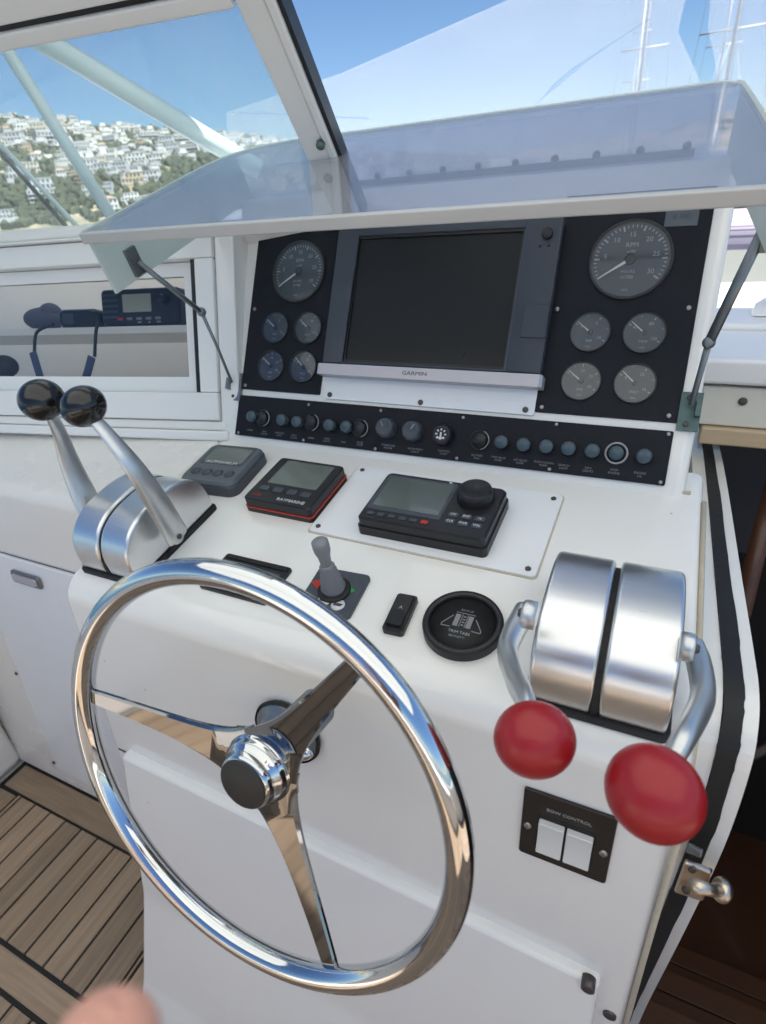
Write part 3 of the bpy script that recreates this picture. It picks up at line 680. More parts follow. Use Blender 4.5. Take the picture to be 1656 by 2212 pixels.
# grey autopilot head
t, w_, h_ = on_dash('autopilot_display', 'old grey square display with four round rubber buttons, leftmost on the dash', 'display', FF((232, 236), (418, 250), (318, 400), (98, 372)), .022)
o = obj('body', MB().rrect(w_ + .004, h_ + .004, .016, 0, .016, ch=.001), GREYD, t)
obj('front_cover', MB().rrect(w_, h_, .014, .016, .0245, ch=.004), GREYM, t)
obj('lcd', MB().rrect(w_ * .72, h_ * .40, .003, .0243, .0250, c=(0, h_ * .20)), LCD, t)
obj('lcd_frame', MB().rrect(w_ * .80, h_ * .50, .004, .0240, .0247, c=(0, h_ * .20)), GREYD, t)
words('lettering', 'AUTOHELM', w_ * .085, PRINT, t, T(0, h_ * .0, .0252), sx=1.3)
for k in range(4): obj('button', MB().lathe([(w_ * .085, .0243), (w_ * .08, .0262), (w_ * .05, .0272), (.0001, .0274)], 24, cap=False), GREYD, t, M=T(w_ * (-.31 + .207 * k), -h_ * .26, 0))
# black and red display
t, w_, h_ = on_dash('sailing_display', 'black square display with red side trim and four keys beside the grey display', 'display', FF((492, 290), (735, 316), (606, 496), (352, 436)), .024)
obj('body', MB().rrect(w_ + .002, h_ + .002, .006, 0, .0075), BLK, t)
obj('red_trim', MB().rrect(w_ + .0026, h_ + .0026, .006, .0075, .0098), REDP, t)
obj('front_cover', MB().rrect(w_, h_, .006, .0098, .0250, ch=.002), BLK, t)
obj('lcd', MB().rrect(w_ * .74, h_ * .55, .002, .0248, .0255, c=(w_ * .02, h_ * .16)), LCD, t)
for k in range(4):
    b = obj('button', MB().rrect(w_ * .14, h_ * .10, .003, .0246, .0266, ch=.0008, c=(w_ * (-.31 + .207 * k), -h_ * .24)), GREYD, t)
words('lettering', 'RAYMARINE', w_ * .075, PRINT, t, T(w_ * .18, -h_ * .41, .0252))
words('lettering', 'ST60', w_ * .06, REDP, t, T(-w_ * .34, -h_ * .40, .0252))
# black keypad unit
t, w_, h_ = on_dash('radio_telephone', 'black control unit with grey green screen, round knob and small keys on the white plate', 'radio', FF((905, 345), (1362, 405), (1285, 612), (787, 512)), .031)
obj('body', MB().rrect(w_ + .004, h_ + .004, .007, .0032, .017, ch=.001), BLK, t)
obj('front_cover', MB().rrect(w_, h_, .007, .017, .0315, ch=.003), BLK, t)
obj('screen_surround', MB().rrect(w_ * .60, h_ * .74, .003, .0313, .0318, c=(-w_ * .175, h_ * .07)), GREYD, t)
obj('screen', MB().rrect(w_ * .54, h_ * .62, .002, .0317, .0322, c=(-w_ * .17, h_ * .085)), LCDG, t)
for k in range(6): obj('soft_key', MB().rrect(w_ * .055, h_ * .06, .002, .0312, .0326, c=(-w_ * .41 + w_ * .088 * k, -h_ * .385)), GREYD if k < 5 else REDP, t)
obj('rotary_knob', MB().lathe([(.024, .0312), (.0235, .041), (.0215, .047), (.020, .048), (.0185, .047), (.0001, .0465)], 40, cap=False), BLK, t, M=T(w_ * .30, h_ * .22, 0))
for i in range(3):
    for j in range(2):
        b = obj('key', MB().rrect(w_ * .075, h_ * .085, .0025, .0312, .0330, ch=.0006, c=(w_ * (.205 + .10 * i), -h_ * (.16 + .13 * j))), GREYD, t)
        words('key_print', ('1W', 'CLR', 'ENT', 'PWR', '16', 'VOL')[i * 2 + j], h_ * .048, PRINT, b, T(w_ * (.205 + .10 * i), -h_ * (.16 + .13 * j), .0331))
obj('indicator', MB().rrect(.004, .0025, .0005, .0316, .0322, c=(w_ * .0 + .01, h_ * .45)), PRINT, t)
# bow thruster joystick
t, w_, h_ = on_dash('thruster_joystick', 'grey ribbed joystick standing on a dark square base with red and green arrows', 'joystick', FF((632, 702), (838, 738), (756, 905), (560, 862)), .006)
obj('base_plate', MB().rrect(w_, h_, .006, 0, .006, ch=.0015), GREYD, t)
a = P3.at(*V('F', 700, 800), .006); b = P3.at(690, 1167, .088)
Mi = t.matrix_world.inverted(); pa = Mi @ P3.w(a.x, a.y, .004); pb = Mi @ P3.w(b.x, b.y, .088)
def lerp(p, q, s_): return p + (q - p) * s_
prof = []
for k in range(15):
    s_ = k / 14 * .56; prof.append((s_, (.0172 - .0085 * (s_ / .56)) * (1.0 if k % 2 else .80)))
obj('bellows', MB().tube([lerp(pa, pb, s_) for s_, r_ in prof], [r_ for s_, r_ in prof], 24), GREYS, t)
obj('stick', MB().tube([lerp(pa, pb, s_) for s_ in (.50, .62, .72, .80, .90, .97, 1.0, 1.01)], [.0062, .0068, .0075, .0095, .0100, .0098, .007, .001], 24), GREYS, t)
obj('bellows_collar', MB().lathe([(.0205, .006), (.0205, .009), (.0185, .010)], 32), BLKM, t, M=T(pa.x, pa.y, 0))
for q, mt, sg, nm in (((637, 772), REDP, -1, 'port_arrow'), ((752, 797), GRNP, 1, 'starboard_arrow')):
    c = P3.at(*V('F', *q), .0062); c = Mi @ P3.w(c.x, c.y, .0062)
    obj(nm, MB().prism([(c.x + sg * .010, c.y), (c.x - sg * .005, c.y + .010), (c.x - sg * .005, c.y - .010)][::sg], .006, .0068), mt, t)
for q in ((660, 838), (713, 855)):
    c = P3.at(*V('F', *q), .0062); c = Mi @ P3.w(c.x, c.y, .0062)
    b = obj('symbol', MB().lathe([(.0085, .006), (.0085, .0068)], 24), PRINT, t, M=T(c.x, c.y, 0))
    obj('symbol_ship', MB().prism([(-.0055, -.002), (.004, -.002), (.006, .002), (-.0055, .002)], .0068, .0072), GREYD, b)
# rocker switch
t, w_, h_ = on_dash('rocker_switch', 'small upright black rocker switch between joystick and round gauge cover', 'switch', FF((938, 803), (1018, 816), (966, 963), (886, 944)), .009)
obj('housing', MB().rrect(w_, h_, .004, 0, .0085, ch=.0015), BLK, t)
rk = MB(); ww_, hh_ = w_ * .36, h_ * .40
rk.add([(-ww_, -hh_, .0083), (ww_, -hh_, .0083), (ww_, hh_, .0083), (-ww_, hh_, .0083), (-ww_, -hh_, .0135), (ww_, -hh_, .0135), (ww_, 0, .0100), (-ww_, 0, .0100), (ww_, hh_, .0115), (-ww_, hh_, .0115)],
       [(0, 3, 2, 1), (4, 5, 6, 7), (7, 6, 8, 9), (0, 1, 5, 4), (2, 3, 9, 8), (1, 2, 8, 6, 5), (3, 0, 4, 7, 9)])
rk = obj('rocker', rk, BLK, t); words('symbol', 'A', .007, MARK, rk, T(0, .004, .0112))
# round gauge under its protective cover
c = P3.at(1000, 1344, .010)
t = thing('gauge_cover', 'round black protective cover with white bar drawing, left of the twin chrome throttle', 'gauge', P3.mat(c.x, c.y, 0))
r_ = .0440
obj('rim', MB().lathe([(r_, 0), (r_, .010), (r_ * .97, .0135), (r_ * .86, .0140), (r_ * .82, .0115), (r_ * .815, .0085)], 56, cap=False), BLK, t)
fc = obj('face', MB().lathe([(r_ * .82, .004), (r_ * .82, .0086)], 56), BLKM, t)
pr = MB(); hz = (.0086, .0090); rs = r_ / .045
for u in (-.0105, .0045): pr.prism([(u * rs, -.006 * rs), ((u + .0055) * rs, -.006 * rs), ((u + .0055) * rs, .011 * rs), (u * rs, .011 * rs)], *hz)
def line(mb, a, b, wd=.0005):
    d = (Vec(b) - Vec(a)).normalized(); nn = Vec((-d.y, d.x)) * wd
    mb.prism([(a[0] - nn.x, a[1] - nn.y), (b[0] - nn.x, b[1] - nn.y), (b[0] + nn.x, b[1] + nn.y), (a[0] + nn.x, a[1] + nn.y)], *hz)
pl4 = [(-.013, .008), (-.0225, -.006), (-.0225, -.009), (-.0125, -.0085)]
for a, b in zip(pl4, pl4[1:]): line(pr, (a[0] * rs, a[1] * rs), (b[0] * rs, b[1] * rs)); line(pr, (-a[0] * rs, a[1] * rs), (-b[0] * rs, b[1] * rs))
for u in (-.0030, .0032): line(pr, (u * rs, -.006 * rs), (u * rs, .012 * rs), .0004)
line(pr, (-.011 * rs, .0135 * rs), (.011 * rs, .0135 * rs), .0004)
for v_ in (-.004, 0, .004, .008): pr.prism([(-.0015, v_ * rs), (.0015, v_ * rs), (.0015, (v_ + .0015) * rs), (-.0015, (v_ + .0015) * rs)], *hz)
obj('trim_drawing', pr, PRINTD, fc)
words('lettering', 'TRIM TABS', .0050, MARK, fc, T(0, -.0135, .0087)); words('lettering', 'BENNETT', .0040, PRINTD, fc, T(-.001, -.0195, .0087)); words('lettering', 'BOW UP', .0036, PRINTD, fc, T(0, .0175, .0087))
# black panel half hidden by the wheel rim
t, w_, h_ = on_dash('switch_plate', 'thin black rectangular plate on the dash half hidden by the top of the wheel rim', 'plate', FF((288, 654), (534, 712), (436, 852), (174, 782)), .004)
obj('plate', MB().rrect(w_, h_, .004, 0, .0045, ch=.001), BLK, t)
for sy_ in (-1, 1): obj('raised_edge', MB().rrect(w_ * .94, .006, .001, .0045, .0065, ch=.0006, c=(0, sy_ * (h_ / 2 - .006))), BLKM, t)
obj('key_row', MB().rrect(w_ * .86, h_ * .5, .003, .0045, .0055), GREYD, t)

# ---------------------------------------------------------------- twin engine controls
def twin(name, label, u0, u1, vf, vr, levers, hgt=.078):
    cu = (u0 + u1) / 2; M0 = P3.mat(cu, vf, 0); t = thing(name, label, 'throttle', M0); Mi = M0.inverted(); L = vr - vf; wd = u1 - u0
    obj('base_gasket', MB().rrect(wd + .008, L + .008, .008, 0, .007, ch=.0015, c=(0, L / 2)), BLKM, t)
    gap = .005; dw = (wd - gap) / 2
    prof = [(0.0, .006)]
    n = 26
    for k in range(n + 1):
        a = math.pi * k / n; ca, sa_ = math.cos(a), math.sin(a)
        y = L / 2 - (L / 2) * math.copysign(abs(ca) ** .80, ca); z = .006 + .012 + (hgt - .012) * abs(sa_) ** .80
        prof.append((y, z))
    prof.append((L, .006))
    for k in range(2):
        x0 = -wd / 2 + k * (dw + gap)
        mb = yz_prism(prof, x0, x0 + dw); o = obj('drum_housing', mb, ALU, t); bevel_obj(o, .0045, 4, 50)
    obj('centre_web', yz_prism([(y, z - .010 if z > .02 else z) for y, z in prof], -gap / 2 - .001, gap / 2 + .001), BLKM, t)
    for lv in levers:
        lo = obj('lever', MB().tube([Mi @ p for p in lv['pts']], lv['r'], 16, flat=lv['flat'], upv=Mi.to_3x3() @ Vec((1, 0, 0))), LEVER, t)
        bevel = obj('pivot_boss', MB().lathe([(.0120, -.010), (.0120, -.0010), (.0105, .0010)], 28), LEVER, t, M=T(*(Mi @ lv['piv'])) @ rot(90 * lv['side'], 'Y'))
        screw(bevel, T(0, 0, .002), .0040, SCREWD)
        kb = MB().sphere((0, 0, 0), lv['kr'], 40, sc=(1, 1, .90))
        ax = (lv['pts'][-1] - lv['pts'][-2]).normalized(); ax = (Mi.to_3x3() @ ax)
        q = ax.to_track_quat('Z', 'Y').to_matrix().to_4x4()
        obj('knob', kb, lv['km'], t, M=T(*(Mi @ lv['kc'])) @ q)
    return t
def curve(ps, n=10):
    ps = [Vec(p) for p in ps]; out = []
    for i in range(len(ps) - 1):
        p0 = ps[max(i - 1, 0)]; p1_ = ps[i]; p2 = ps[i + 1]; p3 = ps[min(i + 2, len(ps) - 1)]
        for k in range(n):
            t = k / n; out.append(.5 * ((2 * p1_) + (p2 - p0) * t + (2 * p0 - 5 * p1_ + 4 * p2 - p3) * t * t + (3 * p1_ - p0 - 3 * p2 + p3) * t ** 3))
    out.append(ps[-1]); return out
def resamp(vals, n): 
    m_ = len(vals) - 1; o = []
    for k in range(n):
        x_ = k / (n - 1) * m_; i = min(int(x_), m_ - 1); o.append(vals[i] + (vals[i + 1] - vals[i]) * (x_ - i))
    return o
def depth_of(p): return (p - CAM).dot(FW)
# right unit, red knobs
pl0 = on_x(-.078, 1132, 1325); dp = depth_of(pl0); kc = P(1155, 1597, .375)
pts = curve([pl0, P(1098, 1398, dp - .035), P(1112, 1460, dp - .075), P(1138, 1520, dp - .125), kc])
lvA = dict(pts=pts, r=resamp([.0138, .0125, .0112, .0095, .0085], len(pts)), flat=.72, piv=on_x(-.070, 1132, 1325), side=-1, kr=.0268, kc=kc, km=RED)
pr0 = on_x(.066, 1498, 1400); dp = depth_of(pr0); kc = P(1413, 1712, .338)
pts = curve([pr0, P(1512, 1440, dp - .02), P(1518, 1510, dp - .065), P(1480, 1590, dp - .12), P(1440, 1660, .375), kc])
lvB = dict(pts=pts, r=resamp([.0130, .0130, .0122, .0105, .0090, .0085], len(pts)), flat=.75, piv=on_x(.060, 1498, 1400), side=1, kr=.0280, kc=kc, km=RED)
tag(twin('engine_throttle', '', -.0655, .0535, -.352, -.190, [lvA, lvB]), 'twin polished aluminium engine throttle with two large red knobs at the right of the dash', group='twin lever engine controls')
# left unit, black knobs
pl0 = on_x(-.558, 385, 1160); dp = depth_of(pl0); kc = P(181, 878, .665)
pts = curve([pl0, on_x(-.558, 346, 1095), on_x(-.560, 296, 1018), lerp(on_x(-.562, 250, 958), P(238, 944, .69), .5), kc])
lvA = dict(pts=pts, r=resamp([.0190, .0180, .0140, .0105, .007], len(pts)), flat=.40, piv=on_x(-.553, 385, 1158), side=1, kr=.0262, kc=kc, km=BALLK)
pl0 = on_x(-.700, 202, 1110); dp = depth_of(pl0); kc = P(91, 864, .70)
pts = curve([pl0, P(178, 1060, dp - .01), P(150, 995, dp - .03), P(125, 925, dp - .06), kc])
lvB = dict(pts=pts, r=resamp([.0200, .0190, .0150, .010, .007], len(pts)), flat=.40, piv=on_x(-.696, 202, 1110), side=-1, kr=.0268, kc=kc, km=BALLK)
tag(twin('engine_throttle', '', -.684, -.580, -.343, -.176, [lvA, lvB]), 'twin polished aluminium gear control with two black ball knobs at the left of the dash', group='twin lever engine controls')

# ---------------------------------------------------------------- steering wheel
wh = thing('steering_wheel', 'three spoke polished stainless steel steering wheel in front of the white console', 'steering wheel', PW.mat(0, 0, 0))
RW, rt_ = .1915, .0108
obj('rim', MB().tube([(RW * math.cos(2 * math.pi * k / 120), RW * math.sin(2 * math.pi * k / 120), 0) for k in range(120)], rt_, 24, closed=True, upv=(0, 0, 1)), CHROME, wh)
for nm, q in (('L', V('I', 505, 300)), ('R', V('J', 850, 250)), ('B', V('J', 690, 1700))):
    a = PW.at(*q); an = math.atan2(a.y, a.x)
    mb = MB(); n = 26; Mr = Matrix.Rotation(an, 4, 'Z'); vs = []
    for k in range(n + 1):
        x_ = .012 + (RW - .008 - .012) * k / n
        hw = .0078 + .0075 * (1 - k / n) + .024 * math.exp(-(x_ - .012) / .030)
        z_ = -.0245 + .0235 * (x_ / RW) ** 1.5
        vs += [(x_, -hw, z_ - .0022), (x_, hw, z_ - .0022), (x_, hw, z_ + .0005), (x_, hw * .82, z_ + .0022), (x_, -hw * .82, z_ + .0022), (x_, -hw, z_ + .0005)]
    fs = [tuple(reversed(range(6))), tuple(n * 6 + i for i in range(6))]
    for k in range(n):
        for i in range(6): j = (i + 1) % 6; fs.append((k * 6 + i, k * 6 + j, (k + 1) * 6 + j, (k + 1) * 6 + i))
    mb.add(vs, fs, True, Mr); o = obj('spoke', mb, SPOKE, wh)
    o.data.set_sharp_from_angle(angle=R(25))
hub = obj('hub', MB().lathe([(.0345, -.030), (.0348, -.0255), (.0342, -.0225), (.0325, -.0195), (.0315, -.0170), (.0312, -.0145), (.0300, -.0120), (.0275, -.0100), (.0262, -.0080), (.0256, -.004), (.0246, -.0018), (.0230, -.0010)], 56), CHROME, wh)
obj('hub_cap', MB().lathe([(.0232, -.002), (.0232, .0005), (.0222, .0015)], 48), mat('hub cap dull', (.030, .028, .024), .55, var=.1, vscale=60), hub)
obj('shaft_sleeve', MB().lathe([(.020, -.12), (.020, -.03)], 32), STEELD, wh)
# column bezel on the console face
c = P4.at(622, 1580, .004)
t = thing('column_bezel', 'dark round collar behind the wheel hub where the shaft enters the console', 'collar', P4.mat(c.x, c.y, 0))
obj('flange', MB().lathe([(.044, -.003), (.044, .006), (.041, .010), (.034, .012), (.030, .022), (.026, .030)], 48), STEELD, t)
obj('rubber_ring', MB().lathe([(.0445, .002), (.0462, .005), (.0445, .009)], 48, cap=False), BLKM, t)
obj('boss', MB().sphere((.030, -.012, .012), .010, 20), CHROME, t)

# ---------------------------------------------------------------- switch plate on the console front
cx, cy, w_, h_, an = rect_on(P4, [(1137, 1704), (1336, 1771), (1308, 1912), (1117, 1836)], .003)
t = thing('double_rocker_switch', 'dark brown switch plate with two white rockers below the red knobs', 'switch panel', P4.mat(cx, cy, 0) @ Matrix.Rotation(an, 4, 'Z'))
obj('plate', MB().rrect(w_, h_, .003, 0, .003, ch=.0008), BROWN, t)
obj('recess', MB().rrect(w_ * .64, h_ * .52, .001, .003, .0034, c=(0, -h_ * .06)), BLKM, t)
for k in (-1, 1):
    x0 = k * w_ * .155; ww_, hh_ = w_ * .142, h_ * .225; y0 = -h_ * .075; rk = MB()
    rk.add([(x0 - ww_, y0 - hh_, .003), (x0 + ww_, y0 - hh_, .003), (x0 + ww_, y0 + hh_, .003), (x0 - ww_, y0 + hh_, .003), (x0 - ww_, y0 - hh_, .0105), (x0 + ww_, y0 - hh_, .0105), (x0 + ww_, y0, .0072), (x0 - ww_, y0, .0072), (x0 + ww_, y0 + hh_, .0105), (x0 - ww_, y0 + hh_, .0105)],
           [(0, 3, 2, 1), (4, 5, 6, 7), (7, 6, 8, 9), (0, 1, 5, 4), (2, 3, 9, 8), (1, 2, 8, 6, 5), (3, 0, 4, 7, 9)])
    bevel_obj(obj('rocker', rk, ROCK, t), .0012, 3, 20); screw(t, T(k * w_ * .42, -h_ * .03, .003), .0040)
words('lettering', 'BOW CONTROL', .0056, MARK, t, T(.001, h_ * .30, .0031)); words('lettering', 'v', .005, PRINTD, t, T(w_ * .04, -h_ * .40, .0031))

# ================================================================ HINGED CLEAR LID over the instruments
H_ = Vec((0, .98, CAMZ)); el = R(15.5); du = Vec((0, math.cos(el), math.sin(el))); dw_ = Vec((0, math.sin(el), -math.cos(el)))
K_ = H_ - dw_ * .08; B_ = K_ - du * .38
lid = thing('instrument_cover', 'raised clear hinged cover sheltering the instrument panels, held up by two stays', 'cover', T(-.33, .98, CAMZ))
IL = T(.33, -.98, -CAMZ)
def lpt(x, s_, d_): return (x, *(B_ + du * s_ + dw_ * d_)[1:])
XL, XR, XR2 = -.722, .038, .085
outl = [(XL, 0), (XR2, 0), (XR2 - .004, .05), (XR + .004, .345), (XR - .010, .37), (XR - .03, .38), (XL + .17, .38), (XL + .10, .372), (XL + .045, .350), (XL + .012, .315), (XL, .26)]
pm = MB(); n = len(outl); pm.add([lpt(x, s_, 0) for x, s_ in outl] + [lpt(x, s_, -.005) for x, s_ in outl], [tuple(range(n)), tuple(reversed(range(n, 2 * n)))] + [(i, (i + 1) % n, n + (i + 1) % n, n + i) for i in range(n)])
obj('clear_top', pm, ACR, lid, M=IL)
# knuckle edge and the strip that drops to the hinge
kn_ = MB(); kn_.hexa([lpt(XL + .12, .380, .0), lpt(XR - .02, .380, .0), lpt(XR - .02, .380, .078), lpt(XL + .12, .380, .078)], [lpt(XL + .12, .384, .0), lpt(XR - .02, .384, .0), lpt(XR - .02, .384, .078), lpt(XL + .12, .384, .078)])
obj('clear_back', kn_, ACR, lid, M=IL)
obj('knuckle_edge', MB().tube([lpt(x, s_, -.003) for x, s_ in curve([(XL, .0, 0), (XL, .2, 0), (XL + .004, .28, 0), (XL + .02, .33, 0), (XL + .06, .362, 0), (XL + .13, .378, 0), (XL + .3, .380, 0), (XR - .1, .380, 0), (XR - .03, .380, 0), (XR - .008, .368, 0), (XR + .004, .34, 0), (XR2 - .01, .05, 0), (XR2, 0, 0)], 6) for x, s_ in [(x, s_)]] if False else [lpt(q.x, q.y, -.003) for q in curve([(XL, .0, 0), (XL, .2, 0), (XL + .004, .28, 0), (XL + .02, .33, 0), (XL + .06, .362, 0), (XL + .13, .378, 0), (XL + .3, .380, 0), (XR - .1, .380, 0), (XR - .03, .380, 0), (XR - .008, .368, 0), (XR + .004, .34, 0), (XR2 - .01, .05, 0), (XR2, 0, 0)], 6)], .0032, 8), ACW, lid, M=IL)
lip = MB(); lip.hexa([lpt(XL, -.009, -.0055), lpt(.16, -.009, -.0055), lpt(.16, .0, -.0055), lpt(XL, .0, -.0055)], [lpt(XL, -.009, .0085), lpt(.16, -.009, .0085), lpt(.16, .0, .0085), lpt(XL, .0, .0085)])
bevel_obj(obj('front_lip', lip, mat('grey acrylic edge', (.46, .46, .45), .3, coat=.3), lid, M=IL), .002)
sl_ = MB(); sl_.hexa([lpt(XL, 0, .0), lpt(XL, .36, .0), lpt(XL, .375, .075), lpt(XL, 0, .080)], [lpt(XL + .005, 0, .0), lpt(XL + .005, .36, .0), lpt(XL + .005, .375, .075), lpt(XL + .005, 0, .080)])
obj('side_wall', sl_, ACW, lid, M=IL)
sr_ = MB(); sr_.hexa([lpt(XR2, 0, .0), lpt(XR, .37, .0), lpt(XR, .375, .078), lpt(XR2, 0, .080)], [lpt(XR2 + .005, 0, .0), lpt(XR + .005, .37, .0), lpt(XR + .005, .375, .078), lpt(XR2 + .005, 0, .080)])
obj('side_wall', sr_, ACW, lid, M=IL)
hg = MB(); hg.hexa([lpt(-.60, .377, .064), lpt(.0, .377, .064), lpt(.0, .377, .084), lpt(-.60, .377, .084)], [lpt(-.60, .380, .064), lpt(.0, .380, .064), lpt(.0, .380, .084), lpt(-.60, .380, .084)])
hinge = obj('piano_hinge', hg, STEELD, lid, M=IL)
obj('hinge_pin', MB().tube([lpt(-.60, .378, .083), lpt(.0, .378, .083)], .0035, 8), STEELD, hinge)
for k in range(11):
    p = Vec(lpt(-.575 + .0565 * k, .377, .060)); screw(hinge, Matrix.Translation(p) @ Matrix.Rotation(math.pi / 2 + el, 4, 'X'), .0055, SCREWD, 'hinge_bolt')
# fixed half of the hinge on the hood
for i, q in enumerate(((765, 445), (970, 422))):
    a = on_z(CAMZ + .001, *q); 
# folding stays
def stay(label, bl, el_, tp, side):
    t = thing('lid_stay', label, 'stay', Matrix.Translation(bl), 'folding stays of the instrument cover'); I = Matrix.Translation(-bl)
    Rm = P1.mat(0, 0, 0).to_3x3().to_4x4()
    lb_ = obj('lower_bracket', MB().box((-.012, -.030, -.013), (.013, .019, -.006), Rm).box((.006 if side > 0 else -.012, -.012, -.006), (.012 if side > 0 else -.006, .008, .006), Rm), VERD if side > 0 else STEELD, t)
    for v_ in (-.022, .012): screw(lb_, Rm @ T(-.002, v_, -.006), .0034, SCREWD)
    obj('lower_arm', MB().tube([bl + Vec((0, -.004, .003)), lerp(bl, el_, .5), el_], [.0042, .0042, .0048], 10, M=I, flat=.6), STEELD, t)
    obj('elbow', MB().sphere(el_ - bl, .0075, 14), STEELD, t)
    obj('upper_arm', MB().tube([el_, lerp(el_, tp, .5), tp], [.0068, .0068, .0068], 10, M=I, flat=.6), STEELD, t)
    m_ = MB(); d = (K_ - B_).normalized(); z_ = Vec((0, d.z, -d.y))
    m_.hexa([tp - bl + Vec((side * .0, 0, 0)) + d * a + z_ * b for a, b in ((-.012, -.020), (.008, -.020), (.008, .018), (-.012, .018))], [tp - bl + Vec((side * .006, 0, 0)) + d * a + z_ * b for a, b in ((-.012, -.020), (.008, -.020), (.008, .018), (-.012, .018))])
    ub = obj('upper_bracket', m_, STEELD, t)
bl = P1.w(-.6790, .1400, .012); tp = on_x(XL + .011, 298, 565); dpa, dpb = depth_of(bl), depth_of(tp)
stay('dark folding stay bracing the left end of the clear cover', bl, P(436, 674, dpa * .55 + dpb * .45 - .01), tp, -1)
bl = P1.w(.0440, .1530, .012); tp = on_x(.078, 1648, 500); dpa, dpb = depth_of(bl), depth_of(tp)
stay('dark folding stay bracing the right end of the clear cover', bl, P(1532, 740, dpa * .7 + dpb * .3 - .005), tp, 1)

# ================================================================ WINDOW WALL with the cabin behind
ww = thing('cabin_window', 'white framed sliding cabin window left of the instruments, radio shelf visible behind', 'window', WW.mat())
def wbox(name, m, u0, u1, v0, v1, n0, n1, bev=.002, par=None):
    o = obj(name, MB().box((u0, v0, n0), (u1, v1, n1)), m, par or ww)
    if bev: bevel_obj(o, bev, 2)
    return o
UL = -1.05
wbox('sill', GEL, UL, .010, -.006, .012, -.06, .014, .004)
wbox('sill_band', GEL, UL, .004, .012, .029, -.06, .006, .004)
# outer frame: four pieces round the opening u UL..-.043, v .080...306
wbox('frame_bottom', FRAME, UL, -.008, .0305, .080, -.03, .010)
wbox('frame_top', FRAME, UL, -.008, .3075, .346, -.03, .010)
wbox('frame_side', FRAME, -.044, -.008, .0805, .307, -.03, .0095)
wbox('rubber_seal', BLK, -.056, -.0445, .0805, .307, -.03, .002, 0)
wbox('top_cap', FRAME, UL, -.008, .3475, .352, -.06, .018)
wbox('head_rail', GEL, UL, -.006, .3535, .376, -.06, .012, .006)
wbox('end_post', GEL, -.007, .03, -.006, .352, -.09, .004, .004)
sash = obj('sliding_sash', MB().box((-.078, .081, -.022), (-.054, .306, -.010)), FRAME, ww)
obj('sash_bottom_rail', MB().box((UL, .081, -.022), (-.078, .108, -.010)), FRAME, sash)
obj('sash_top_rail', MB().box((UL, .283, -.022), (-.078, .306, -.010)), FRAME, sash)
obj('pane', MB().box((UL, .108, -.018), (-.078, .283, -.014)), GLW, sash)
# cabin interior
cb_ = thing('cabin_interior', 'pale lined cabin locker with a white shelf seen through the side window', 'shelf', WW.mat())
def cbx(name, m, u0, u1, v0, v1, n0, n1): return obj(name, MB().box((u0, v0, n0), (u1, v1, n1)), m, cb_)
cbx('back_wall', LINER, UL, -.02, -.25, .40, -.42, -.40); cbx('side_lining', LINER, -.055, -.04, -.25, .306, -.40, -.0305)
cbx('floor_lining', LINER, UL, -.05, -.03, .0, -.40, -.0605)
s0 = WW.at(*V('C', 300, 632), -.16); cbx('shelf', FRAME, UL, -.056, s0.y - .014, s0.y, -.30, -.10)
cbx('shelf_divider', GEL2, -.315, -.30, s0.y, .306, -.30, -.20)
rq = [WW.at(*V('C', *q), -.12) for q in ((525, 408), (955, 385), (982, 590), (560, 602))]
c = sum(rq, Vec()) / 4; w_ = ((rq[1] - rq[0]).length + (rq[2] - rq[3]).length) / 2; h_ = ((rq[0] - rq[3]).length + (rq[1] - rq[2]).length) / 2
an = math.atan2((rq[1] - rq[0]).y, (rq[1] - rq[0]).x) * .5
rad = thing('radio', 'black marine radio with pale screen and red key on the cabin shelf', 'radio', WW.mat(c.x, c.y, -.12) @ Matrix.Rotation(an, 4, 'Z'))
bevel_obj(obj('case', MB().rrect(w_, h_, .01, -.09, 0, ch=.006), BLK, rad), .001, 2)
obj('lcd', MB().rrect(w_ * .36, h_ * .48, .002, 0, .0012, c=(-w_ * .02, h_ * .10)), mat('pale lcd', (.42, .44, .36), .3), rad)
for k in range(5): obj('speaker_slot', MB().rrect(w_ * .20, h_ * .055, .001, 0, .0012, c=(-w_ * .36, h_ * (.34 - .15 * k))), GREYD, rad)
obj('knob', MB().lathe([(h_ * .13, 0), (h_ * .12, .014), (h_ * .10, .016)], 24), BLK, rad, M=T(w_ * .33, h_ * .16, 0))
for k in range(5): obj('key', MB().rrect(w_ * .07, h_ * .07, .001, 0, .002, c=(w_ * (-.24 + .12 * k), -h_ * .32)), REDP if k == 0 else PRINTD, rad)
for k in range(3): words('lettering', ('DW', '16', 'SCN')[k], h_ * .07, PRINT, rad, T(w_ * (-.0 + .12 * k), -h_ * .42, .0005))
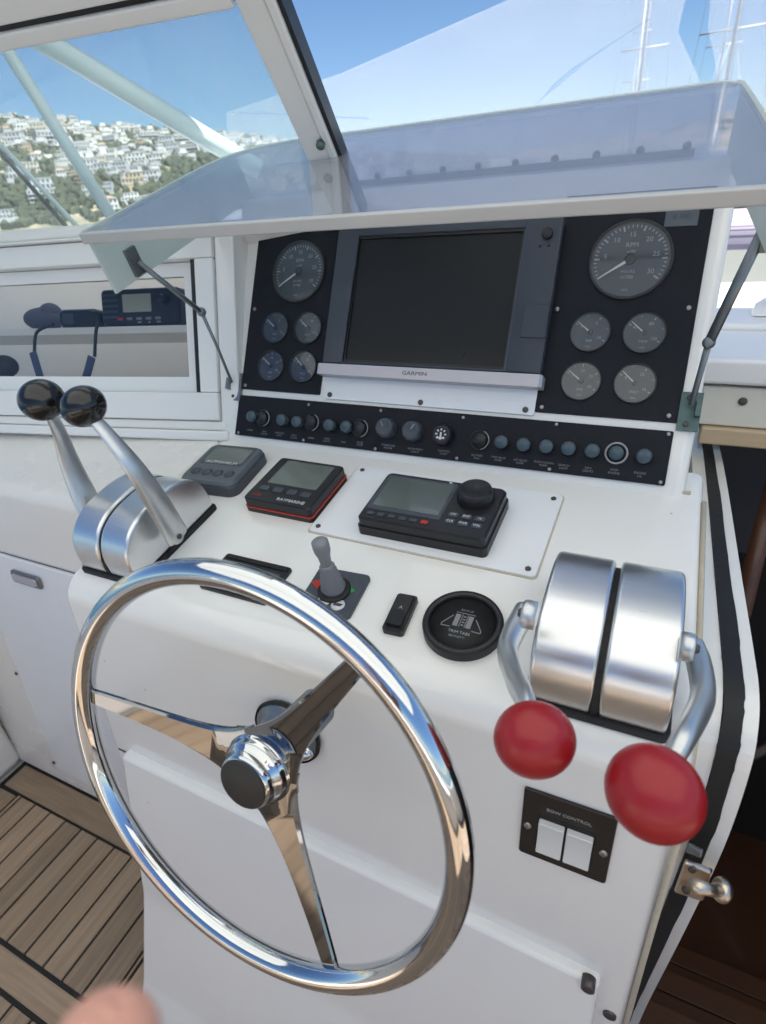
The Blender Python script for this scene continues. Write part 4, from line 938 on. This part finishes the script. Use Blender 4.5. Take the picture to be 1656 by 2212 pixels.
# handset and leads
p = WW.at(*V('C', 415, 560), -.13)
hs = thing('radio_handset', 'dark handset lying on the cabin shelf left of the radio', 'handset', WW.mat(p.x, p.y, -.13))
obj('handset_body', MB().rrect(.105, .040, .014, -.05, 0, ch=.008), BLK, hs); obj('grille', MB().rrect(.03, .022, .004, 0, .0012, c=(-.022, 0)), GREYD, hs)
p = WW.at(*V('C', 180, 540), -.15)
fc_ = thing('reflection_lump', 'dark blue folded cloth on the cabin shelf at the left', 'cloth', WW.mat(p.x, p.y, -.15))  # solid lump added for a blue reflection in the window
obj('cloth', MB().sphere((0, -.006, -.03), .052, 28, sc=(1, .5, .6)).sphere((.02, .006, -.03), .026, 20, sc=(1, .9, .9)), mat('blue grey cloth', (.10, .105, .15), .8, var=.2, vscale=40), fc_)
for nm, pts_, strap in (('blue webbing lanyard hanging behind the left black knob', ((290, 592), (215, 622), (192, 662), (188, 740)), ((178, 742), (200, 815), (222, 890))),
                        ('blue webbing lanyard hanging behind the right black knob', ((540, 575), (527, 600), (518, 650), (513, 768)), ((497, 768), (478, 840), (452, 925)))):
    cp = [WW.at(*V('C', *q), -.05) for q in pts_]; sp = [WW.at(*V('C', *q), -.045) for q in strap]
    o0 = WW.w(*sp[0]); t = thing('lanyard', nm, 'lanyard', Matrix.Translation(o0), 'lanyards inside the cabin window'); I = Matrix.Translation(-o0)
    obj('cord', MB().tube([WW.w(*q) for q in curve(cp, 5)], .0032, 8, M=I), CORD, t)
    obj('webbing', MB().tube([WW.w(*q) for q in curve(sp, 5)], .0095, 10, M=I, flat=.25, upv=WW.N), NAVY, t)
p = WW.at(*V('C', 25, 820), -.04)
t = thing('black_grip', 'round black grip at the far left inside the cabin window', 'knob', WW.mat(p.x, p.y, -.04))
obj('grip', MB().sphere((0, 0, 0), .026, 24, sc=(1.25, .9, .8)), BLKM, t)

# ================================================================ RAKED WINDSCREEN
u_i, u_o = .682, .727; v_t = SS.at(500, 12).y; v_a = SS.at(0, 83).y; v_b = SS.at(0, 36).y; v_c = SS.at(0, 17).y
ws = thing('windscreen_side', 'raked windscreen pane in a grey white frame at upper left', 'windscreen', SS.mat())
def sbox(name, m, u0, u1, v0, v1, n0, n1, bev=.003):
    o = obj(name, MB().box((u0, v0, n0), (u1, v1, n1)), m, ws)
    if bev: bevel_obj(o, bev, 2)
    return o
sbox('side_post', FRAME, u_i, u_o - .012, -.10, v_t + .08, -.02, .004)
sbox('post_cover', FRAME, u_o - .0115, u_o, -.10, v_t + .08, -.02, .007)
sbox('post_seal', BLK, u_o + .0005, u_o + .006, -.10, v_t + .08, -.022, .002, 0)
sbox('head_rail', FRAME, -.3, u_i - .001, v_t + .002, v_t + v_b - v_a, -.02, .010)
sbox('head_seal', BLK, -.3, u_i - .001, v_t + v_b - v_a + .0005, v_t + v_c - v_a, -.02, .006, 0)
sbox('head_cap', FRAME, -.3, u_o, v_t + v_c - v_a + .0005, v_t + .12, -.02, .012)
sbox('base_rail', FRAME, -.3, u_i - .001, -.10, -.020, -.02, .006)
sbox('pane', GLS, -.3, u_i - .0005, -.019, v_t + .001, -.006, 0, 0)
a = SS.at(*V('A', 1380, 600)); o = obj('corner_latch', MB().lathe([(.006, 0), (.006, .006), (.004, .008)], 16), VERD, ws, M=T(u_o - .014, a.y, .007))
# pale sheets cut to the bright veil reflected in the front windscreen
def quad_y(name, label, cat, pts, m, thick=.002):
    q = [on_y(y, px, py) for px, py, y in pts]; c = sum(q, Vec()) / len(q); n_ = len(q)
    nn = (q[1] - q[0]).cross(q[2] - q[0]).normalized() * thick
    mb = MB(); mb.add([p - c for p in q] + [p - c + nn for p in q], [tuple(range(n_)), tuple(reversed(range(n_, 2 * n_)))] + [(i, (i + 1) % n_, n_ + (i + 1) % n_, n_ + i) for i in range(n_)])
    t = thing(name, label, cat, Matrix.Translation(c)); obj('sheet', mb, m, t); return t, c
t, c = quad_y('veil_sheet', 'large pale translucent vinyl sheet across the sky behind the clear cover', 'vinyl window', [(490, 244, 2.6), (740, 158, 2.6), (1140, -18, 2.6), (1500, -80, 2.6), (1465, 68, 2.6), (1530, 215, 2.6), (1600, 420, 2.6), (500, 420, 2.6)], VEIL)
t, c = quad_y('veil_sheet', 'narrow pale vinyl sheet at the upper right beside the masts', 'vinyl window', [(1535, 0, 2.62), (1530, 60, 2.62), (1545, 130, 2.62), (1560, 250, 2.62), (1800, 250, 2.62), (1800, -100, 2.62), (1540, -100, 2.62)], VEIL)
DIMB = clear('pale blue streak', (.78, .86, .93), .3)  # thin bands shaped to bluish lines reflected in the windscreen
def stripe(name, label, pts, y, r):
    q = [on_y(y, *p) for p in pts]; c = q[0]; t = thing(name, label, 'strap', Matrix.Translation(c)); obj('webbing', MB().tube([p - c for p in curve(q, 4)], r, 8, flat=.3), DIMB, t)
stripe('reflected_streak', 'faint blue slanting strap behind the clear cover, running up to the right', [(1138, 248), (1190, 195), (1240, 152), (1295, 112), (1405, 40)], 2.55, [.003] * 4 + [.009, .011, .011, .011, .011, .010, .008, .006, .005, .003, .003, .002, .002])
stripe('reflected_streak', 'faint blue level strap crossing behind the windscreen post', [(500, 244), (600, 246), (700, 252), (797, 255)], 2.55, .005)

# tubes and rail outside the windscreen
def tubeobj(name, label, cat, a, b, r, m, extra=None):
    q0, q1 = P(*a), P(*b); t = thing(name, label, cat, Matrix.Translation(q1)); d = (q0 - q1)
    obj('tube', MB().tube([(0, 0, 0), d * .5, d * 1.4], r, 20), m, t); return t, q0, q1
tubeobj('support_tube', 'thick white diagonal tube outside the windscreen, nearer the sky', 'tube', (100, 92, 1.75), (560, 366, 2.15), .034, TUBEW)
tubeobj('support_tube', 'thinner pale diagonal tube outside the windscreen at far left', 'tube', (4, 90, 1.70), (262, 500, 1.95), .0195, TUBEW)
tubeobj('wiper_rail', 'dark narrow rail outside the lower left of the windscreen', 'rail', (-20, 305, 1.45), (180, 530, 1.5), .0055, BLK)
tubeobj('wiper_rail', 'pale twin rail beside the dark one outside the lower left windscreen', 'rail', (8, 318, 1.50), (205, 530, 1.55), .0065, TUBEW)
# foredeck and coachroof
fd = thing('foredeck', 'white curved foredeck outside the windscreen at lower left', 'deck', T(-2.2, 2.6, 0))
fdp = MB(); fdp.add([(-4.5, 1.30, .6), (-.4, 1.30, .6), (-.4, 5.2, .6), (-3.2, 4.6, .6), (-4.5, 3.2, .6), (-4.5, 1.30, 1.12), (-.4, 1.30, 1.17), (-.4, 5.2, 1.19), (-3.2, 4.6, 1.19), (-4.5, 3.2, 1.17)],
      [(4, 3, 2, 1, 0), (5, 6, 7, 8, 9), (0, 1, 6, 5), (1, 2, 7, 6), (2, 3, 8, 7), (3, 4, 9, 8), (4, 0, 5, 9)])
bevel_obj(obj('deck', fdp, PAINTW, fd, M=T(2.2, -2.6, 0)), .05, 4)

# ================================================================ COMPANIONWAY at the right of the console
XE = .1315
prof_r = [(1.60, -.545), (1.09, -.478), (.68, -.4485), (.53, -.438), (.480, -.4375), (.447, -.452), (.428, -.49), (.421, -.60), (.440, -.80), (.478, -1.10), (.49, -1.245)]
prof_r = [(y, z + CAMZ) for y, z in prof_r]
pr3 = curve([(0, y, z) for y, z in prof_r], 6)
bk = thing('bulkhead_frame', 'white curved companionway frame with worn black rubber strip right of the console', 'door frame', T(.11, .5, 0)); IB = T(-.11, -.5, 0)
def ribbon(name, x0, x1, lift, thick, m, wob=0.0):
    mb = MB(); vs = []; n = len(pr3); rnd = random.Random(3)
    for i, p in enumerate(pr3):
        t = (pr3[min(i + 1, n - 1)] - pr3[max(i - 1, 0)]).normalized(); nn = Vec((0, t.z, -t.y))
        if nn.dot(Vec((0, -1, 1))) < 0: nn = -nn
        a0 = x0 + rnd.uniform(-wob, wob); a1 = x1 + rnd.uniform(-wob, wob)
        for x_, l_ in ((a0, lift), (a1, lift), (a1, lift - thick), (a0, lift - thick)): q = p + nn * l_; vs.append((x_, q.y, q.z))
    fs = [(0, 1, 2, 3), tuple(reversed([(n - 1) * 4 + k for k in range(4)]))]
    for i in range(n - 1):
        for k in range(4): j = (k + 1) % 4; fs.append((i * 4 + k, i * 4 + j, (i + 1) * 4 + j, (i + 1) * 4 + k))
    mb.add(vs, fs, False); return obj(name, mb, m, bk, M=IB)
ribbon('frame_band', .0815, .1020, 0, .04, GEL)
ribbon('rubber_strip', .1023, .1190, .0025, .03, BLKM, .0009)
ribbon('frame_edge', .1193, XE, .001, .05, GEL)
ribbon('inner_filler', .079, .0815, -.006, .03, CAULK)
# door catch
cp = on_x(.105, *V('K', 1235, 650))
ct = thing('door_catch', 'warm stainless slide bolt screwed over the black rubber strip of the companionway frame', 'catch', Matrix.Translation(cp))
def CI(x, y, dx=0): q = on_x(.105 + dx, *V('K', x, y)) - cp; return q
nn = Vec((-.25, -.90, .35)).normalized()
mb = MB(); q4 = [CI(1180, 530, -.008), CI(1345, 590, .018), CI(1290, 770, .018), CI(1115, 710, -.008)]
q4 = [Vec((v.x, v.y, v.z)) + nn * .004 for v in q4]; mb.hexa(q4, [v + nn * .009 for v in q4]); bevel_obj(obj('catch_body', mb, BRONZE, ct), .003)
for q in ((1225, 568), (1190, 695)):
    p = CI(*q) + nn * .013; qq = nn.to_track_quat('Z', 'Y').to_matrix().to_4x4(); screw(ct, Matrix.Translation(p - nn * .001) @ qq, .0040, SCREWD)
a_ = CI(1250, 660) + nn * .014; b_ = CI(1345, 700, .02) + nn * .012; c_ = CI(1400, 705, .032) + nn * .010
obj('bolt', MB().tube([a_, b_, c_], [.0065, .0055, .0060], 16), BRONZE, ct); obj('bolt_knob', MB().sphere(c_, .0120, 24, sc=(.8, 1, 1)), BRONZE, ct)
mb = MB(); q4 = [CI(1195, 440, -.006), CI(1285, 480, .006), CI(1275, 525, .006), CI(1180, 490, -.006)]; mb.hexa([v + nn * .003 for v in q4], [v + nn * .009 for v in q4]); bevel_obj(obj('keeper', mb, STEELD, ct), .002)
# cabin below: dark room with wooden steps
XI = 1.35
rm = thing('cabin_below', 'dark wood lined cabin seen down the open companionway at the right', 'cabin', T(.7, 1.2, -.6)); IR = T(-.7, -1.2, .6)
def rbx(name, m, a, b): return obj(name, MB().box(a, b), m, rm, M=IR)
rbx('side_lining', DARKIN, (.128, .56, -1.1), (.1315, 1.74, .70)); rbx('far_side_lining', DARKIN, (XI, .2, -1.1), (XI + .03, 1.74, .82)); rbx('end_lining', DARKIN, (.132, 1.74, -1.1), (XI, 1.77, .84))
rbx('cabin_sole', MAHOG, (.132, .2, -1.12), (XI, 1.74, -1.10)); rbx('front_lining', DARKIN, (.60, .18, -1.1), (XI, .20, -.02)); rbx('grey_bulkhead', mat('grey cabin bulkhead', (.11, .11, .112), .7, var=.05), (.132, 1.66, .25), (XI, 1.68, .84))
stp = thing('cabin_steps', 'dark mahogany steps leading down into the cabin at lower right', 'steps', T(.4, .6, -.9)); IS = T(-.4, -.6, .9)
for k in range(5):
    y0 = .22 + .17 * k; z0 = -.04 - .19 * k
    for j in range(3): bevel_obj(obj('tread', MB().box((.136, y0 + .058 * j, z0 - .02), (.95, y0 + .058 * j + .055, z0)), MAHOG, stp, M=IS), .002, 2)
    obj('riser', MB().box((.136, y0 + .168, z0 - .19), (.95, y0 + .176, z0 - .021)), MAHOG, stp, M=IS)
rl = thing('companion_post', 'dark red wooden post slanting inside the companionway', 'post', T(.3, 1.1, .5))
q0 = on_y(1.15, 1662, 1085); q1_ = on_y(.95, 1600, 1330); q0 = q0 + (q0 - q1_) * .6; o0 = Vec((.3, 1.1, .5))
obj('post', MB().tube([q0 - o0, q1_ - o0], [.021, .021], 4), MAHOG, rl)
# hatch coaming and coachroof beyond
hc = thing('hatch_coaming', 'cream painted hatch front with a pale timber strip above the dark companionway', 'hatch', T(.6, 1.1, .85)); IH = T(-.6, -1.1, -.85)
z1 = on_y(1.1, 1600, 830).z; z2 = on_y(1.1, 1600, 925).z; z3 = on_y(1.1, 1600, 962).z; z0 = on_y(1.1, 1600, 772).z
def hbx(name, m, a, b, bv=.004): o = obj(name, MB().box(a, b), m, hc, M=IH); return bevel_obj(o, bv) if bv else o
hbx('front_board', CREAM, (.075, 1.1, z2 + .001), (XI, 1.14, z1 - .006)); hbx('groove', SEAM, (.08, 1.104, (z1 + z2) / 2 + .012), (XI, 1.106, (z1 + z2) / 2 + .013), 0)
hbx('timber_strip', TANW, (.085, 1.09, z3), (XI, 1.13, z2 - .0005)); hbx('shadow_gap', SEAM, (.07, 1.112, z1 - .006), (XI, 1.15, z1), 0)
hbx('hatch_lip', PAINTW, (.06, 1.085, z1 + .001), (XI, 1.30, z0), .008)
q = on_y(1.0995, 1605, 867); screw(hc, IH @ Matrix.Translation(q) @ rot(90, 'X'), .007, SCREWD)
hs_ = thing('sliding_hatch', 'bright sunlit white sliding hatch and coachroof at the right edge', 'hatch', T(.7, 2, 1)); IHS = T(-.7, -2, -1)
zt = z0 + .012
mb = MB(); mb.hexa([(.062, 1.305, zt - .1), (XI, 1.305, zt - .1), (XI, 1.78, zt - .1), (.062, 1.78, zt - .1)], [(.062, 1.305, zt - .002), (XI, 1.305, zt - .002), (XI, 1.76, zt + .005), (.062, 1.76, zt + .005)])
bevel_obj(obj('hatch_top', mb, PAINTW, hs_, M=IHS), .012)
mb = MB(); mb.hexa([(.145, 1.36, zt), (.95, 1.36, zt), (.95, 1.72, zt), (.26, 1.72, zt)], [(.155, 1.40, zt + .022), (.93, 1.40, zt + .022), (.93, 1.70, zt + .028), (.27, 1.70, zt + .028)])
bevel_obj(obj('raised_top', mb, PAINTW, hs_, M=IHS), .008)
# hull of our boat so that nothing floats
hl_ = thing('own_hull', 'white hull and deck carrying the cockpit and helm', 'boat', T(0, 0, -.6))
hm_ = MB(); hq = [(-1.75, -3.4, -1.5), (2.5, -3.4, -1.5), (1.6, 6.6, -1.5), (-.9, 6.6, -1.5), (-1.9, -3.4, .30), (2.7, -3.4, .30), (2.0, 6.6, .41), (-1.3, 6.6, .41)]
hm_.add(hq, [(0, 1, 5, 4), (1, 2, 6, 5), (2, 3, 7, 6), (3, 0, 4, 7), (0, 3, 2, 1)])
obj('hull', hm_, PAINTW, hl_, M=T(0, 0, .6))
obj('side_deck', MB().box((.065, 1.80, .40), (1.9, 6.5, .52)), mat('grey green non slip deck', (.16, .17, .155), .7, var=.08, vscale=10), hl_, M=T(0, 0, .6))
obj('foredeck_block', MB().box((-.60, 1.20, -.30), (.06, 5.0, .97)), PAINTW, hl_, M=T(0, 0, .6))

# unseen canvas over the helm, shaped to shade and fill it, with legs
ht = thing('bimini', 'pale canvas bimini stretched over the helm, seen only in reflections', 'bimini', T(0, 0, 2.2)); IT = T(0, 0, -2.2)
CANV = bpy.data.materials.new('pale bimini canvas'); CANV.use_nodes = True; n = CANV.node_tree.nodes; l = CANV.node_tree.links; n.remove(n['Principled BSDF'])
d1_ = n.new('ShaderNodeBsdfDiffuse'); d1_.inputs[0].default_value = (.80, .82, .78, 1); d2_ = n.new('ShaderNodeBsdfTranslucent'); d2_.inputs[0].default_value = (.85, .87, .83, 1)
m_ = n.new('ShaderNodeMixShader'); m_.inputs[0].default_value = .33; l.new(d1_.outputs[0], m_.inputs[1]); l.new(d2_.outputs[0], m_.inputs[2]); l.new(m_.outputs[0], n['Material Output'].inputs[0])
cv = MB(); nx = 16; vs = []
for i in range(nx + 1):
    for j in range(9):
        x_ = -1.8 + 4.1 * i / nx; y_ = -1.45 + 2.65 * j / 8; y_ = y_ if x_ > -.45 or j < 6 else y_ + .28 * (j - 5) / 3 * 2  # forward port corner stretched to shade the outside tubes
        vs.append((x_, y_, 2.25 + .10 * math.sin(math.pi * i / nx) - .015 * math.sin(math.pi * j / 2) ** 2))
cv.add(vs, [(i * 9 + j, i * 9 + j + 1, (i + 1) * 9 + j + 1, (i + 1) * 9 + j) for i in range(nx) for j in range(8)], True)
obj('canvas', cv, CANV, ht, M=IT)
for y_ in (-1.45, -.1, 1.2): obj('hoop', MB().tube([(-1.78, y_, 2.235), (-.8, y_, 2.30), (.25, y_, 2.33), (1.3, y_, 2.30), (2.28, y_, 2.235)], .014, 12), CHROME, ht, M=IT)
for x_, y_ in ((-1.62, -1.4), (2.15, -1.4), (2.15, 1.15)): obj('leg', MB().tube([(x_, y_, .62), (x_ * .97, y_, 2.22)], .014, 14), CHROME, ht, M=IT)
# aft cockpit that the steel and screens reflect
be = thing('aft_bench', 'white cushioned bench across the back of the cockpit', 'bench', T(.4, -2.6, 0)); IBE = T(-.4, 2.6, 0)
bevel_obj(obj('base', MB().box((-1.2, -3.0, .003), (2.0, -1.72, .42)), GEL, be, M=IBE), .02)  # bench brought forward to bounce sunlight onto the console
bevel_obj(obj('backrest', MB().box((-1.2, -3.1, .425), (2.0, -2.92, 1.0)), VINYLW, be, M=IBE), .04)
for k in range(3): bevel_obj(obj('cushion', MB().box((-1.18 + 1.06 * k, -2.90, .425), (-.14 + 1.06 * k, -1.68, .53)), VINYLW, be, M=IBE), .03)
lb = thing('lifebuoy', 'orange ring lifebuoy hanging on the aft bench back', 'lifebuoy', T(-.75, -2.86, .9))
obj('ring', MB().tube([(.22 * math.cos(a), 0, .22 * math.sin(a)) for a in [2 * math.pi * k / 32 for k in range(32)]], .055, 12, closed=True), ORANGE, lb)
ss_ = thing('cockpit_side', 'white cockpit side moulding on the starboard edge behind the helmsman', 'wall', T(2.4, -1.4, 0))
bevel_obj(obj('side_panel', MB().box((2.31, -3.1, -.28), (2.55, .1, .66), T(-2.4, 1.4, 0)), GEL2, ss_), .03)

# ================================================================ BOATS BEYOND
RIG = mat('aluminium spar', (.50, .50, .52), .5, metal=.3); WIRE = mat('rigging wire', (.35, .36, .38), .4, metal=.6); HULLN = mat('white hull', (.5, .5, .52), .3)
def sailboat(label, base_px, dist, hm_t, spr):
    b = on_z(-1.3, *base_px) if False else None
    d = ray(*base_px); k = dist / math.hypot(d.x, d.y); x0, y0 = d.x * k, d.y * k
    t = thing('sailboat', label, 'sailboat', T(x0, y0, -1.35), 'sailboats moored beyond')
    L = 5.2; sec = []
    pts = []; 
    for i in range(9):
        s_ = i / 8; wd = 1.7 * math.sin(math.pi * min(1, .18 + .82 * (1 - s_) ** .8)) if i < 8 else .03
        yy = -L + 2 * L * s_; wd = 1.7 * (1 - s_ ** 2.4) * (.75 + .25 * min(1, s_ * 4)) + .02
        pts.append((wd, yy))
    mb = MB(); vs = []
    for wd, yy in pts:
        vs += [(-wd, yy, 1.25), (-wd * .8, yy, 0), (0, yy, -.25), (wd * .8, yy, 0), (wd, yy, 1.25)]
    fs = []
    for i in range(8):
        for k_ in range(4): fs.append((i * 5 + k_, i * 5 + k_ + 1, (i + 1) * 5 + k_ + 1, (i + 1) * 5 + k_))
        fs.append((i * 5, (i + 1) * 5, (i + 1) * 5 + 4, i * 5 + 4))
    fs.append((0, 1, 2, 3, 4)); mb.add(vs, fs); obj('hull', mb, HULLN, t)
    bevel_obj(obj('coachroof', MB().box((-.9, -1.2, 1.252), (.9, 2.2, 1.75)), PAINTW, t), .1)
    obj('mast', MB().tube([(0, .8, 1.7), (0, .8, hm_t)], [.062, .042], 12), RIG, t); obj('boom', MB().tube([(0, .7, 2.6), (0, -3.6, 2.6)], .07, 10), RIG, t)
    for h_, hw in spr: obj('spreader', MB().tube([(-hw, .8, h_), (hw, .8, h_)], .035, 8), RIG, t)
    for sx_ in (-1, 1):
        obj('shroud', MB().tube([(sx_ * 1.5, .7, 1.2), (sx_ * spr[0][1], .8, spr[0][0]), (sx_ * spr[-1][1], .8, spr[-1][0]), (0, .8, hm_t)], .008, 6), WIRE, t)
        obj('lower_shroud', MB().tube([(sx_ * 1.4, .4, 1.2), (0, .8, spr[0][0])], .007, 6), WIRE, t)
    obj('forestay', MB().tube([(0, 5.0, 1.3), (0, .8, hm_t)], .008, 6), WIRE, t); obj('backstay', MB().tube([(0, -5.0, 1.3), (0, .8, hm_t)], .008, 6), WIRE, t)
    return t
sailboat('tall bare mast with two spreader pairs, left one of the large masts at upper right', (1372, 250), 34, 17, [(7.2, 1.0), (12, .75)])
sailboat('tall bare mast with wire rigging at the upper right corner', (1565, 210), 27, 18, [(6.4, 1.1), (11, .8)])
sailboat('shorter far off mast close left of the left large mast', (1366, 240), 52, 13.5, [(7.8, .9), (10.5, .6)])
sailboat('shorter far off mast just left of the corner mast', (1545, 215), 48, 16, [(8.6, 1.0), (12, .7)])
# motor yacht alongside, seen between console and stay
YB = 8.0
def yb(px, py, y=YB): return on_y(y, px, py)
my = thing('motor_yacht', 'white motor yacht with lilac grey cover and dark fenders moored beyond the coachroof', 'yacht', T(yb(1580, 500).x, YB, -1.35)); IM = T(-yb(1580, 500).x, -YB, 1.35)
xa, xb = yb(1500, 500).x, yb(1740, 500).x; zA, zB, zC, zD = [yb(1575, q).z for q in (440, 474, 560, 606)]
bevel_obj(obj('hull', MB().box((xa - .5, YB + .02, -1.5), (xb + .8, YB + 7, zD + .02)), HULLN, my, M=IM), .08)
bevel_obj(obj('swim_step', MB().box((xa - .4, YB - .9, zD - .20), (xb + .6, YB, zD - .08)), mat('grey swim step', (.33, .35, .33), .6), my, M=IM), .02)
bevel_obj(obj('cockpit_cover', MB().box((xa, YB + .05, zC + .02), (xb, YB + 1.8, zB)), COVER, my, M=IM), .14)
for k in range(5): obj('cover_seam', MB().box((xa, YB + .045, zC + .06 + .09 * k), (xb, YB + .049, zC + .066 + .09 * k)), mat('cover seam', (.36, .32, .40), .8) if k == 0 else bpy.data.materials['cover seam'], my, M=IM)
obj('stern_dark_band', MB().box((xa, YB + .06, zD + .021), (xb, YB + .5, zC + .019)), GLASSD, my, M=IM)  # dark row across the stern below the cover
obj('cabin_glass', MB().box((xa + .1, YB + 1.9, zB - .1), (xb - .1, YB + 4.5, zA)), GLASSD, my, M=IM)
bevel_obj(obj('cabin_roof', MB().box((xa, YB + 1.82, zA + .001), (xb, YB + 4.8, zA + .10)), PAINTW, my, M=IM), .03)
for k in range(9): obj('rail_post', MB().tube([(xa + .08 + .2 * k, YB - .02, zD + .02), (xa + .08 + .2 * k, YB - .02, zC)], .016, 8), CHROME, my, M=IM)
obj('rail', MB().tube([(xa, YB - .02, zC), (xb, YB - .02, zC)], .018, 8), CHROME, my, M=IM)
for k in range(5): obj('fender', MB().sphere((xa + .25 + .38 * k, YB - .12, zD + .16), .10, 16, sc=(1, 1, 1.3)), BLKM if k % 2 else COVER, my, M=IM)

# ================================================================ THE HAND holding the camera: its fingers come into the corner
per = thing('person', 'hand of the person taking the picture, a blurred fingertip in the lower left corner', 'person', Matrix.Translation(P(190, 2330, .10)))
def skin_mesh(chains, name, m, parent, lvl=2):
    vs = []; es = []; rs = []
    for ch in chains:
        for i, (p, r) in enumerate(ch):
            if i == 0 and vs and ch is not chains[0]:
                base = min(range(len(vs)), key=lambda k: (Vec(vs[k]) - Vec(p)).length); prev = base; continue
            vs.append(tuple(p)); rs.append(r)
            if i > 0: es.append((prev, len(vs) - 1))
            prev = len(vs) - 1
    me = bpy.data.meshes.new(name); me.from_pydata(vs, es, []); o = bpy.data.objects.new(name, me); COL.objects.link(o); o.parent = parent
    sm = o.modifiers.new('skin', 'SKIN'); sm.use_smooth_shade = True
    for k, r in enumerate(rs): me.skin_vertices[0].data[k].radius = (r, r)
    me.skin_vertices[0].data[0].use_root = True
    su = o.modifiers.new('sub', 'SUBSURF'); su.levels = lvl; su.render_levels = lvl; me.materials.append(m); return o
iv = per.matrix_world.inverted()
def HP(px, py, d): return iv @ P(px, py, d)
palm = [(HP(120, 3150, .16), .022), (HP(200, 2900, .145), .026), (HP(230, 2700, .13), .022)]
f1 = [(HP(230, 2700, .13), .02), (HP(170, 2560, .112), .0130), (HP(205, 2370, .100), .0118), (HP(232, 2262, .096), .0104), (HP(250, 2205, .094), .0070)]
f2 = [(HP(230, 2700, .13), .02), (HP(20, 2560, .125), .0095), (HP(-90, 2420, .118), .0090), (HP(-130, 2330, .112), .0075)]
f3 = [(HP(200, 2900, .145), .02), (HP(-80, 2800, .15), .0095), (HP(-230, 2680, .145), .0085), (HP(-280, 2580, .14), .007)]
f4 = [(HP(200, 2900, .145), .02), (HP(-150, 3000, .17), .009), (HP(-330, 2900, .165), .008), (HP(-380, 2800, .16), .0065)]
f5 = [(HP(200, 2900, .145), .02), (HP(560, 2860, .14), .0115), (HP(760, 2700, .13), .0100), (HP(820, 2560, .125), .0080)]
skin_mesh([palm, f1, f2, f3, f4, f5], 'hand', SKIN, per)
